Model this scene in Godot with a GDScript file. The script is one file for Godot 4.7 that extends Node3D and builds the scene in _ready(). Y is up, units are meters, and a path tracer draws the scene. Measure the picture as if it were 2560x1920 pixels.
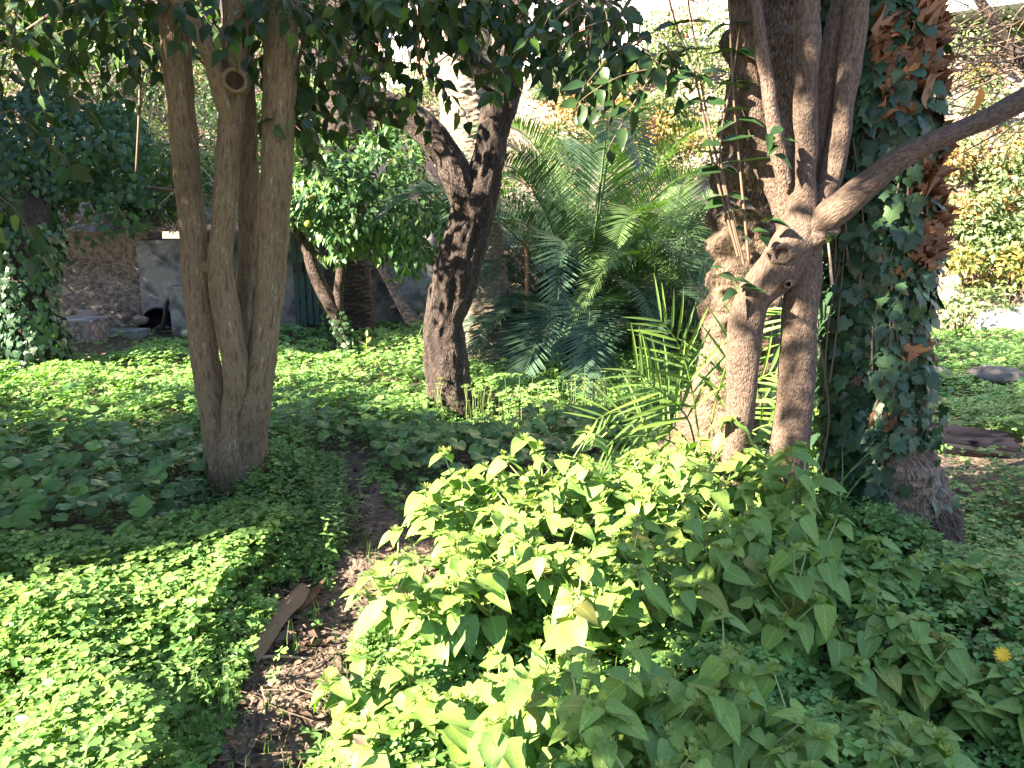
extends Node3D

const FOCAL := 1923.0
const TILT := -0.2217
const EYE := Vector3(0, 1.5, 0)
var sun_dir := Vector3(-0.765, 0.5, 0.407).normalized()   # towards the sun
var rng := RandomNumberGenerator.new()
var rough_noise := FastNoiseLite.new()
var used := {}

# ---------------------------------------------------------------- places
func ray(px: float, py: float) -> Vector3:
	return Vector3((px - 1280.0) / FOCAL, (960.0 - py) / FOCAL, -1.0).rotated(Vector3.RIGHT, TILT)

func at(px: float, py: float, depth: float) -> Vector3:
	var r := ray(px, py)
	return EYE + r * (depth / -r.z)

func reach(px: float, py: float, depth: float) -> float:      # metres per pixel there
	return (depth / -ray(px, py).z) / FOCAL

func on_ground(px: float, py: float) -> Vector3:
	var r := ray(px, py)
	return EYE + r * (1.5 / -r.y)

func seen_at(p: Vector3) -> Vector3:                            # where a point falls in the frame, and how far off
	var q := (p - EYE).rotated(Vector3.RIGHT, -TILT)
	if q.z > -0.05:
		return Vector3(-9999, -9999, -1)
	return Vector3(1280.0 + q.x / -q.z * FOCAL, 960.0 - q.y / -q.z * FOCAL, -q.z)

func in_frame(p: Vector3, margin: float) -> bool:
	var s := seen_at(p)
	return s.z > 0 and s.x > -margin and s.x < 2560 + margin and s.y > -margin and s.y < 1920 + margin

func area(points: Array) -> PackedVector2Array:                 # a patch of ground
	var a := PackedVector2Array()
	for p in points:
		var g := on_ground(p[0], p[1])
		a.append(Vector2(g.x, g.z))
	return a

func inside(poly: PackedVector2Array, x: float, z: float) -> bool:
	return Geometry2D.is_point_in_polygon(Vector2(x, z), poly)

func n3(x: float, y: float, z: float = 0.0) -> float:
	return rough_noise.get_noise_3d(x, y, z)

func garden_height(x: float, z: float) -> float:
	return 0.05 * n3(x * 60, z * 60) + 0.02 * n3(x * 220, z * 220, 50)

func hill_height(x: float, z: float) -> float:
	var foot := -9.7
	var top := lerpf(-14.6, -21.5, clampf((3.0 - x) / 9.0, -0.3, 1.0))
	var t := clampf((foot - z) / (foot - top), 0.0, 1.0)
	var h := lerpf(4.15, 9.0, clampf((-4.0 - x) / 5.0, 0.0, 1.0)) * (t * 0.75 + 0.25 * t * t * (3 - 2 * t))
	if x < -1.3:
		h = maxf(h, lerpf(h, 1.25 + h * 0.72, clampf((-1.3 - x) / 0.6, 0, 1)))
	h += (0.22 * n3(x * 40, z * 40, 9) + 0.10 * n3(x * 130, z * 130, 19)) * clampf(t * 6, 0, 1) * clampf((1 - t) * 6, 0.1, 1)
	return h

# ---------------------------------------------------------------- names and marks
func numbered(called: String) -> String:
	if not used.has(called):
		used[called] = 0
		return called
	used[called] += 1
	return "%s_%03d" % [called, used[called]]

func tag(o: Node, label: String, category := "", group := "", kind := "") -> Node:
	if label: o.set_meta("label", label)
	if category: o.set_meta("category", category)
	if group: o.set_meta("group", group)
	if kind: o.set_meta("kind", kind)
	return o

func thing(called: String, label: String, category: String, where := Vector3.ZERO, group := "") -> Node3D:
	var o := Node3D.new()
	o.name = numbered(called)
	o.position = where
	add_child(o)
	tag(o, label, category, group)
	return o

func put(called: String, m: Mesh, mt: Material, parent: Node = null, xf := Transform3D.IDENTITY) -> MeshInstance3D:
	var o := MeshInstance3D.new()
	o.mesh = m
	o.material_override = mt
	o.transform = xf
	if parent == null:
		o.name = numbered(called)
		add_child(o)
	else:
		o.name = called
		parent.add_child(o, true)
	return o

# a part given in world coordinates under a thing that stands elsewhere
func put_at(called: String, m: Mesh, mt: Material, parent: Node3D) -> MeshInstance3D:
	return put(called, m, mt, parent, Transform3D(Basis(), -parent.position))

func scatter(called: String, m: Mesh, mt: Material, xfs: Array, cols: PackedColorArray, parent: Node3D = null) -> MultiMeshInstance3D:
	var mm := MultiMesh.new()
	mm.transform_format = MultiMesh.TRANSFORM_3D
	mm.use_colors = true
	mm.mesh = m
	mm.instance_count = xfs.size()
	for i in xfs.size():
		mm.set_instance_transform(i, xfs[i])
		mm.set_instance_color(i, cols[i])
	var o := MultiMeshInstance3D.new()
	o.multimesh = mm
	o.material_override = mt
	o.set_meta("kind", "stuff")
	if parent:
		o.name = called
		o.position = -parent.position
		parent.add_child(o, true)
	else:
		o.name = numbered(called)
		add_child(o)
	return o

# ---------------------------------------------------------------- meshes
class Shape:
	var v := PackedVector3Array()
	var c := PackedColorArray()
	var uv := PackedVector2Array()
	var i := PackedInt32Array()
	func vert(p: Vector3, col := Color.WHITE, u := Vector2.ZERO) -> int:
		v.append(p); c.append(col); uv.append(u)
		return v.size() - 1
	func tri(a: int, b: int, d: int) -> void:
		i.append(a); i.append(b); i.append(d)
	func quad(a: int, b: int, d: int, e: int) -> void:
		i.append(a); i.append(b); i.append(d); i.append(a); i.append(d); i.append(e)
	func flat_quad(p: Vector3, q: Vector3, r: Vector3, s: Vector3, col := Color.WHITE) -> void:
		quad(vert(p, col, Vector2(0, 0)), vert(q, col, Vector2(1, 0)), vert(r, col, Vector2(1, 1)), vert(s, col, Vector2(0, 1)))
	func box(a: Vector3, b: Vector3, xf := Transform3D.IDENTITY, col := Color.WHITE) -> void:
		var p := []
		for k in 8:
			p.append(xf * Vector3(b.x if k & 1 else a.x, b.y if k & 2 else a.y, b.z if k & 4 else a.z))
		for f in [[4, 6, 7, 5], [1, 3, 2, 0], [5, 7, 3, 1], [0, 2, 6, 4], [6, 2, 3, 7], [0, 4, 5, 1]]:
			flat_quad(p[f[0]], p[f[1]], p[f[2]], p[f[3]], col)
	func mesh(smooth := true) -> ArrayMesh:
		var a := []
		a.resize(Mesh.ARRAY_MAX)
		a[Mesh.ARRAY_VERTEX] = v; a[Mesh.ARRAY_COLOR] = c; a[Mesh.ARRAY_TEX_UV] = uv; a[Mesh.ARRAY_INDEX] = i
		var m := ArrayMesh.new()
		m.add_surface_from_arrays(Mesh.PRIMITIVE_TRIANGLES, a)
		if smooth:
			var st := SurfaceTool.new()
			st.create_from(m, 0)
			st.generate_normals()
			return st.commit()
		var nrm := PackedVector3Array()
		nrm.resize(v.size())
		for k in range(0, i.size(), 3):
			var nn := (v[i[k + 2]] - v[i[k]]).cross(v[i[k + 1]] - v[i[k]]).normalized()
			nrm[i[k]] = nn; nrm[i[k + 1]] = nn; nrm[i[k + 2]] = nn
		a[Mesh.ARRAY_NORMAL] = nrm
		m = ArrayMesh.new()
		m.add_surface_from_arrays(Mesh.PRIMITIVE_TRIANGLES, a)
		return m

func spline(p: Array, t: float) -> Variant:
	var n := p.size() - 1
	var k := clampi(int(t), 0, n - 1)
	var f := t - k
	var a = p[maxi(k - 1, 0)]; var b = p[k]; var c = p[k + 1]; var d = p[mini(k + 2, n)]
	return 0.5 * ((2.0 * b) + (c - a) * f + (2.0 * a - 5.0 * b + 4.0 * c - d) * f * f + (3.0 * b - a - 3.0 * c + d) * f * f * f)

# bark: how far the surface stands out at angle a, length s
func bark(style: int, a: float, s: float, r: float, sd: float) -> float:
	var ca := cos(a) * r; var sa := sin(a) * r
	match style:
		1:      # deep corky furrows
			var w := n3(ca * 260 + sd, s * 90, sa * 260)
			var f := n3(ca * 900 + sd, s * 210, sa * 900)
			var g := n3(ca * 2000 + sd, s * 700, sa * 2000)
			return 0.014 * w + 0.016 * (0.35 - absf(f) * 2.0) + 0.006 * g
		2:      # palm: ragged leaf-base rings
			var ph := s / 0.055 + 0.9 * n3(ca * 350 + sd, s * 40, sa * 350) + 0.35 * n3(ca * 1300, s * 200, sa * 1300 + sd)
			var fr := ph - floorf(ph)
			return 0.022 * (1.0 - fr) * (0.7 + 0.9 * n3(ca * 600, floorf(ph) * 37.0 + sd, sa * 600)) + 0.008 * n3(ca * 2500, s * 2500, sa * 2500)
		3:      # burly old palm foot
			return 0.075 * n3(ca * 220 + sd, s * 200, sa * 220) + 0.045 * n3(ca * 560 + sd, s * 480, sa * 560) + 0.016 * n3(ca * 2200, s * 900, sa * 2200)
		5:      # old palm: bulging bands of broken leaf bases
			var w := s / 0.19 + 0.7 * n3(ca * 150 + sd, s * 60, sa * 150)
			var fw := w - floorf(w)
			var rg := s / 0.035 + 1.2 * n3(ca * 500 + sd, s * 90, sa * 500)
			var fg := rg - floorf(rg)
			return 0.035 * sin(fw * PI) * (0.8 + 0.8 * n3(ca * 300, floorf(w) * 41.0 + sd, sa * 300)) + 0.03 * n3(ca * 520 + sd, s * 420, sa * 520) + 0.010 * (1.0 - fg) + 0.012 * n3(ca * 2300, s * 1300, sa * 2300)
		4:      # twig
			return 0.0
	# smooth bark with shallow lumps
	return 0.09 * r * n3(ca * 300 + sd, s * 130, sa * 300) + 0.0026 * n3(ca * 3200 + sd, s * 700, sa * 3200) + 0.0045 * n3(ca * 1100 + sd, s * 420, sa * 1100)

func tube(sh: Shape, pts: Array, rad: Array, sides: int, step: float, style := 0, sd := 0.0, cap := false) -> void:
	var total := 0.0
	for k in pts.size() - 1: total += pts[k].distance_to(pts[k + 1])
	var rings := maxi(int(total / step), pts.size() - 1) if pts.size() > 2 or style != 4 else 1
	var prev: Vector3 = pts[0]
	var nrm := Vector3.ZERO
	var s := 0.0
	var base := sh.v.size()
	for k in rings + 1:
		var t := float(k) / rings * (pts.size() - 1)
		var p: Vector3 = spline(pts, t)
		var q: Vector3 = spline(pts, minf(t + 0.02, pts.size() - 1.0))
		var q0: Vector3 = spline(pts, maxf(t - 0.02, 0.0))
		var tg := (q - q0).normalized()
		var r: float = maxf(spline(rad, t), 0.0005)
		s += p.distance_to(prev)
		prev = p
		if nrm == Vector3.ZERO:
			nrm = (Vector3.BACK if absf(tg.z) < 0.9 else Vector3.UP)
		nrm = (nrm - tg * nrm.dot(tg)).normalized()
		var bn := tg.cross(nrm)
		for j in sides + 1:
			var a := TAU * (j % sides) / sides
			var d := r
			var tone := 1.0
			if style != 4:
				var b := bark(style, a, s, r, sd)
				d += b
				if style == 1: tone = clampf(0.85 + b * 14.0, 0.45, 1.15)
				elif style == 2: tone = clampf(0.72 + b * 16.0, 0.5, 1.2)
				elif style == 3 or style == 5: tone = 0.85 + 0.4 * n3(cos(a) * 90 + sd, s * 300, sin(a) * 90)
				else: tone = 0.95 + 0.45 * n3(cos(a) * 25 + sd, s * 120, sin(a) * 25 + 77)
			sh.vert(p + (nrm * cos(a) + bn * sin(a)) * d, Color(tone, tone, tone), Vector2(float(j) / sides * TAU * maxf(r, 0.01), s))
	for k in rings:
		for j in sides:
			var a := base + k * (sides + 1) + j
			sh.quad(a, a + sides + 1, a + sides + 2, a + 1)
	if cap:
		var mid := sh.vert(prev, Color(1.1, 1.05, 0.95))
		var l := base + rings * (sides + 1)
		for j in sides: sh.tri(mid, l + j + 1, l + j)

# a turned shape: profile of [distance along the axis, radius]
func lathe(sh: Shape, c: Vector3, axis: Vector3, profile: Array, sides: int, uneven := 0.0) -> void:
	var n := axis.normalized()
	var x := (Vector3.UP - n * n.y).normalized() if absf(n.y) < 0.9 else Vector3.RIGHT
	var y := n.cross(x)
	var base := sh.v.size()
	for k in profile.size():
		for j in sides + 1:
			var a := TAU * (j % sides) / sides
			var u := 1.0 + uneven * n3(cos(a) * 70 + c.x * 300, sin(a) * 70, k * 30.0)
			var tone := 0.95 + 0.5 * n3(cos(a) * 120, sin(a) * 120, k * 60.0 + c.y * 500)
			sh.vert(c + n * (profile[k][0] + uneven * 0.02 * n3(cos(a) * 90, sin(a) * 90, k * 50.0)) + (x * cos(a) + y * sin(a)) * profile[k][1] * u, Color(tone, tone, tone), Vector2(a * 0.05, k * 0.01))
	for k in profile.size() - 1:
		for j in sides:
			var a := base + k * (sides + 1) + j
			sh.quad(a, a + sides + 1, a + sides + 2, a + 1)

# a stem whose centre line passes the given [across, down, half width, depth] sightings
func stem_mesh(sight: Array, sides: int, step: float, style := 0, sd := 0.0, cap := false) -> ArrayMesh:
	var p := []; var r := []
	for q in sight:
		p.append(at(q[0], q[1], q[3]))
		r.append(q[2] * reach(q[0], q[1], q[3]))
	var sh := Shape.new()
	tube(sh, p, r, sides, step, style, sd, cap)
	return sh.mesh()

func twig(sh: Shape, pts: Array, r0: float, r1: float, sides := 5) -> void:
	var rad := []
	for k in pts.size(): rad.append(lerpf(r0, r1, float(k) / maxi(1, pts.size() - 1)))
	tube(sh, pts, rad, sides, 0.06, 4)

# leaf along +z, face up +y. kind 0 ovate pointed, 1 lance, 2 heart-based, 3 strap
func half_width(kind: int, t: float) -> float:
	match kind:
		1: return pow(sin(PI * pow(t, 0.8)), 1.0)
		2: return pow(maxf(sin(PI * pow(t, 0.48)), 0.0), 0.85)
		3: return pow(sin(PI * pow(t * 0.96 + 0.02, 0.6)), 0.7)
	return pow(maxf(sin(PI * pow(t, 0.62)), 0.0), 0.95)

func blade(sh: Shape, l: float, w: float, kind: int, fold: float, droop: float, segs: int, wave := 0.0, xf := Transform3D.IDENTITY, col := Color.WHITE, twist := 0.0) -> void:
	var base := sh.v.size()
	for k in segs + 1:
		var t := float(k) / segs
		var hw := maxf(half_width(kind, t) * w * 0.5, 0.0004)
		var y := -droop * l * t * t
		var z := l * (t - 0.12 * droop * t * t)
		if kind == 2 and k == 0: z = -0.0; hw = w * 0.16
		var wv := wave * w * sin(k * 2.3)
		var back := -0.10 * l * (1.0 - t) * (1.0 if kind == 2 and k == 1 else 0.0)
		var bs := Basis(Vector3.BACK, twist * t)
		sh.vert(xf * (bs * Vector3(-hw, y + fold * hw + wv, z + back)), col, Vector2(0.5 - 0.5 * hw / (w * 0.5), t))
		sh.vert(xf * Vector3(0, y, z), col, Vector2(0.5, t))
		sh.vert(xf * (bs * Vector3(hw, y + fold * hw - wv, z + back)), col, Vector2(0.5 + 0.5 * hw / (w * 0.5), t))
	for k in segs:
		var a := base + k * 3
		sh.quad(a, a + 1, a + 4, a + 3)
		sh.quad(a + 1, a + 2, a + 5, a + 4)

func blade_mesh(l: float, w: float, kind: int, fold: float, droop: float, segs: int, wave := 0.0, twist := 0.0) -> ArrayMesh:
	var sh := Shape.new()
	blade(sh, l, w, kind, fold, droop, segs, wave, Transform3D.IDENTITY, Color.WHITE, twist)
	return sh.mesh()

func facing(pos: Vector3, dir: Vector3, up: Vector3, sc := 1.0) -> Transform3D:
	var z := dir.normalized()
	var x := up.cross(z)
	if x.length() < 0.01: x = Vector3.RIGHT.cross(z)
	x = x.normalized()
	return Transform3D(Basis(x * sc, z.cross(x) * sc, z * sc), pos)

func any_dir() -> Vector3:
	return Vector3(rng.randfn(), rng.randfn(), rng.randfn()).normalized()

# ivy leaf: five lobes
func ivy_mesh(l: float, sd: int) -> ArrayMesh:
	var sh := Shape.new()
	var g := RandomNumberGenerator.new(); g.seed = sd
	var o := [[0.0, 0.0], [0.22, -0.16], [0.40, -0.05], [0.52, 0.22], [0.34, 0.36], [0.36, 0.60], [0.17, 0.70], [0.0, 1.0]]
	var mid := sh.vert(Vector3(0, 0.02 * l, 0.32 * l), Color.WHITE, Vector2(0.5, 0.4))
	var ring := []
	for p in o: ring.append(p)
	for k in range(o.size() - 2, 0, -1): ring.append([-o[k][0], o[k][1]])
	var ids := []
	for p in ring:
		var x: float = p[0] * l * g.randf_range(0.88, 1.1); var z: float = p[1] * l
		ids.append(sh.vert(Vector3(x, 0.25 * absf(x) * g.randf_range(-0.9, 0.5) - 0.16 * z * z / l, z), Color.WHITE, Vector2(0.5 + p[0], p[1])))
	for k in ids.size(): sh.tri(mid, ids[(k + 1) % ids.size()], ids[k])
	return sh.mesh()

# clover: three notched leaflets on a stalk
func clover_mesh(r: float, sd: int, stalk := true) -> ArrayMesh:
	var sh := Shape.new()
	var g := RandomNumberGenerator.new(); g.seed = sd
	for k in 3:
		var a := TAU * k / 3.0 + g.randf_range(-0.15, 0.15)
		var bs := Basis(Vector3.UP, a) * Basis(Vector3.RIGHT, g.randf_range(-0.1, 0.35))
		var up := g.randf_range(0.12, 0.4)
		var wd := g.randf_range(0.92, 1.12)
		var q := [Vector3(0, 0, 0.02), Vector3(0, 0, 0.86), Vector3(0.31 * wd, 1.06, 0), Vector3(0.60 * wd, 0.82, 0), Vector3(0.36 * wd, 0.36, 0)]
		var c0 := sh.vert(bs * (q[0] * r), Color(0.85, 0.9, 0.8), Vector2(0.5, 0))
		var c1 := sh.vert(bs * (Vector3(0, -0.04, 0.70) * r), Color.WHITE, Vector2(0.5, 1))
		for sgn in [-1.0, 1.0]:
			var ids := []
			for m in [2, 3, 4]:
				var x: float = q[m].x * sgn
				ids.append(sh.vert(bs * (Vector3(x, absf(x) * up - 0.10 * q[m].y * q[m].y, q[m].y) * r), Color.WHITE, Vector2(0.5 + x * 0.8, q[m].y)))
			if sgn > 0:
				sh.tri(c0, ids[2], ids[1]); sh.tri(c0, ids[1], ids[0]); sh.tri(c0, ids[0], c1)
			else:
				sh.tri(c0, ids[1], ids[2]); sh.tri(c0, ids[0], ids[1]); sh.tri(c0, c1, ids[0])
	if stalk:
		var a := sh.vert(Vector3(-0.03 * r, 0, 0), Color(0.9, 1.0, 0.7)); var b := sh.vert(Vector3(0.03 * r, 0, 0), Color(0.9, 1.0, 0.7))
		var d := sh.vert(Vector3(0.4 * r, -4.0 * r, 0.3 * r), Color(0.9, 1.0, 0.7))
		sh.tri(a, b, d)
	return sh.mesh()

# round leaf with a notch and a wavy rim, on a stalk
func round_leaf_mesh(r: float, sd: int) -> ArrayMesh:
	var sh := Shape.new()
	var g := RandomNumberGenerator.new(); g.seed = sd
	var mid := sh.vert(Vector3(0, -0.10 * r, 0), Color(1.1, 1.1, 0.95), Vector2(0.5, 0.5))
	var n := 15
	var inner := []; var outer := []
	var ph := g.randf() * 6.0
	for k in n:
		var a := 0.28 + (TAU - 0.56) * k / (n - 1)
		var rr := r * (1.0 - 0.18 * absf(cos(a * 0.5)) + g.randf_range(-0.04, 0.04))
		var w := 0.10 * r * sin(a * 3 + ph) + g.randf_range(-0.05, 0.05) * r
		inner.append(sh.vert(Vector3(sin(a) * rr * 0.55, 0.03 * r + 0.3 * w, cos(a) * rr * 0.55), Color.WHITE, Vector2(0.5 + 0.27 * sin(a), 0.5 + 0.27 * cos(a))))
		outer.append(sh.vert(Vector3(sin(a) * rr, w - 0.03 * r, cos(a) * rr), Color(0.95, 0.97, 0.95), Vector2(0.5 + 0.5 * sin(a), 0.5 + 0.5 * cos(a))))
	for k in n - 1:
		sh.tri(mid, inner[k + 1], inner[k])
		sh.quad(inner[k], inner[k + 1], outer[k + 1], outer[k])
	var a0 := sh.vert(Vector3(-0.03 * r, -0.1 * r, 0), Color(0.9, 1.1, 0.7)); var b0 := sh.vert(Vector3(0.03 * r, -0.1 * r, 0), Color(0.9, 1.1, 0.7))
	sh.tri(a0, b0, sh.vert(Vector3(0.2 * r, -3.2 * r, 0.2 * r), Color(0.9, 1.1, 0.7)))
	return sh.mesh()

# upright sprig with small paired leaves
func sprig_mesh(h: float, pairs: int, leaf: float, sd: int) -> ArrayMesh:
	var sh := Shape.new()
	var g := RandomNumberGenerator.new(); g.seed = sd
	for k in pairs:
		var t := (k + 1.0) / pairs
		var a := k * PI * 0.5 + g.randf_range(-0.4, 0.4)
		for s in [0.0, PI]:
			var d := Vector3(cos(a + s), 0.25 + 0.5 * t * t - 0.2, sin(a + s))
			blade(sh, leaf * (1.15 - 0.5 * t) * g.randf_range(0.8, 1.2), leaf * 0.5 * (1.15 - 0.4 * t), 0, 0.25, 0.3, 2, 0.0, facing(Vector3(0, h * t, 0), d, Vector3.UP), Color(1, 1, 1) * (0.8 + 0.35 * t))
	var a0 := sh.vert(Vector3(-0.002, 0, 0)); var b0 := sh.vert(Vector3(0.002, 0, 0)); var c0 := sh.vert(Vector3(0, h, 0))
	sh.tri(a0, b0, c0)
	return sh.mesh()

# palm frond: rachis leaving the origin along +z and up, arching over; leaflets in two ranks
func frond_mesh(l: float, rise: float, sag: float, n: int, leaflet: float, sd: int, width := 0.022, vee := 0.5, stalk := 0.12) -> ArrayMesh:
	var sh := Shape.new()
	var g := RandomNumberGenerator.new(); g.seed = sd
	var pts := []; var rad := []
	for k in 11:
		var t := k / 10.0
		pts.append(Vector3(0.05 * l * sin(t * 2.0 + sd) * t, l * (rise * t - sag * pow(t, 2.3)), l * t * (1.0 - 0.12 * sag * t)))
		rad.append(lerpf(0.013, 0.002, pow(t, 0.7)) * clampf(l / 2.0, 0.5, 1.2))
	tube(sh, pts, rad, 4, l / 12.0, 4)
	for k in sh.c.size(): sh.c[k] = Color(1.7, 1.6, 0.9)
	for k in n:
		var t := stalk + (1.0 - stalk) * (k + 0.5) / n
		var p: Vector3 = spline(pts, t * 10)
		var tg: Vector3 = ((spline(pts, minf(t * 10 + 0.2, 10.0)) as Vector3) - (spline(pts, t * 10 - 0.2) as Vector3)).normalized()
		var side := Vector3.UP.cross(tg).normalized()
		var nm := tg.cross(side)
		var ll := leaflet * pow(sin(PI * clampf(t * 0.80 + 0.16, 0, 0.97)), 0.7) * g.randf_range(0.88, 1.08)
		for s in [-1.0, 1.0]:
			var fwd := lerpf(0.45, 1.6, t) + g.randf_range(-0.12, 0.12)
			var d: Vector3 = (side * s + tg * fwd + nm * (vee + g.randf_range(-0.18, 0.18))).normalized()
			var xf := facing(p, d, (nm - side * s * 0.6).normalized())
			var cc := Color(1, 1, 1) * g.randf_range(0.8, 1.15)
			var b := sh.v.size()
			for q in [[0.0, 0.35], [0.4, 1.0], [1.0, 0.05]]:
				var dr: float = -0.16 * ll * q[0] * q[0]
				sh.vert(xf * Vector3(-width * 0.5 * q[1], dr + 0.3 * width * q[1], ll * q[0]), cc, Vector2(0, q[0]))
				sh.vert(xf * Vector3(width * 0.5 * q[1], dr, ll * q[0]), cc, Vector2(1, q[0]))
			sh.quad(b, b + 1, b + 3, b + 2)
			sh.quad(b + 2, b + 3, b + 5, b + 4)
	return sh.mesh()

# ---------------------------------------------------------------- materials
func grain(sd: int, freq: float, stops: Array, octaves := 4, size := 512, kind := FastNoiseLite.TYPE_SIMPLEX_SMOOTH, ridged := false) -> NoiseTexture2D:
	var n := FastNoiseLite.new()
	if ridged: n.fractal_type = FastNoiseLite.FRACTAL_RIDGED
	n.seed = sd; n.frequency = freq; n.fractal_octaves = octaves; n.noise_type = kind
	var t := NoiseTexture2D.new()
	t.width = size; t.height = size; t.seamless = true; t.noise = n
	if stops:
		var g := Gradient.new()
		g.offsets = PackedFloat32Array(); g.colors = PackedColorArray()
		var off := PackedFloat32Array(); var cl := PackedColorArray()
		for s in stops:
			off.append(s[0]); cl.append((s[1] as Color).linear_to_srgb())
		g.offsets = off; g.colors = cl
		t.color_ramp = g
	return t

func relief(sd: int, freq: float, octaves := 4, size := 512, strength := 4.0, kind := FastNoiseLite.TYPE_SIMPLEX_SMOOTH, ridged := false) -> NoiseTexture2D:
	var t := grain(sd, freq, [], octaves, size, kind, ridged)
	t.as_normal_map = true
	t.bump_strength = strength
	return t

func surface(albedo: Variant, rough := 0.85, nrm: Texture2D = null, scale := Vector3.ONE, depth := 1.0, tri := false) -> StandardMaterial3D:
	var m := StandardMaterial3D.new()
	if albedo is Texture2D: m.albedo_texture = albedo
	else: m.albedo_color = (albedo as Color).linear_to_srgb()
	m.roughness = rough
	m.vertex_color_use_as_albedo = true
	m.uv1_scale = scale
	if nrm:
		m.normal_enabled = true
		m.normal_texture = nrm
		m.normal_scale = depth
	if tri:
		m.uv1_triplanar = true
		m.uv1_world_triplanar = true
	return m

func leafy(col: Color, rough := 0.5, glow := Color(0.75, 0.85, 0.3), tex: Texture2D = null) -> StandardMaterial3D:
	var m := StandardMaterial3D.new()
	m.albedo_color = col.linear_to_srgb()
	m.albedo_texture = tex
	m.vertex_color_use_as_albedo = true
	m.roughness = rough
	m.cull_mode = BaseMaterial3D.CULL_DISABLED
	m.backlight_enabled = true
	m.backlight = glow
	m.metallic_specular = 0.4
	return m

# pale veins on a leaf: a midrib and curved side veins
func vein_picture(base: float) -> ImageTexture:
	var img := Image.create(96, 160, false, Image.FORMAT_RGB8)
	for y in 160:
		for x in 96:
			var u := absf((x - 47.5) / 48.0); var v := y / 160.0
			var k := base + 0.05 * n3(x * 9, y * 9, 5)
			var q := fposmod((v - 0.35 * pow(u, 0.75)) * 6.5, 1.0)
			var near := minf(q, 1.0 - q)
			if u < 0.03: k = 1.0
			elif near < 0.045 and u < 0.85: k = lerpf(0.98, base, u)
			elif near < 0.12: k -= 0.04
			img.set_pixel(x, y, Color(k, k, k * 0.97))
	return ImageTexture.create_from_image(img)

# leaves given as transforms: the largest in view become parts of their own, the rest one mass
func hang_leaves(parent: Node3D, part: String, mass: String, meshes: Array, mats: Array, mass_mat: Material, cols: Array, xfs: Array, most: int) -> void:
	var order := []
	for k in xfs.size():
		var p: Vector3 = xfs[k].origin
		var s := seen_at(p)
		var vis := s.z > 0 and s.x > 0 and s.x < 2560 and s.y > 0 and s.y < 1920
		order.append([s.z / xfs[k].basis.z.length() if vis else 999.0 + k * 0.001, k])
	order.sort_custom(func(a, b): return a[0] < b[0])
	var rest := {}
	for n in order.size():
		var k: int = order[n][1]
		if n < most and order[n][0] < 999.0:
			var xf: Transform3D = xfs[k]
			xf.origin -= parent.position
			put(part, meshes[k % meshes.size()], mats[(k * 7 + k / 5) % mats.size()], parent, xf)
		else:
			var w := k % mini(meshes.size(), 3)
			if not rest.has(w): rest[w] = []
			rest[w].append(xfs[k])
	for w in rest:
		var cl := PackedColorArray()
		for k in rest[w].size():
			var c: Color = cols[rng.randi() % cols.size()]
			var f := rng.randf_range(0.75, 1.25)
			cl.append(Color(c.r * f, c.g * f, c.b * f))
		scatter(mass, meshes[w], mass_mat, rest[w], cl, parent)

# ---------------------------------------------------------------- light and shade
var lit := []          # places the sun reaches: [centre, radius, share of leaves left in the way]

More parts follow.
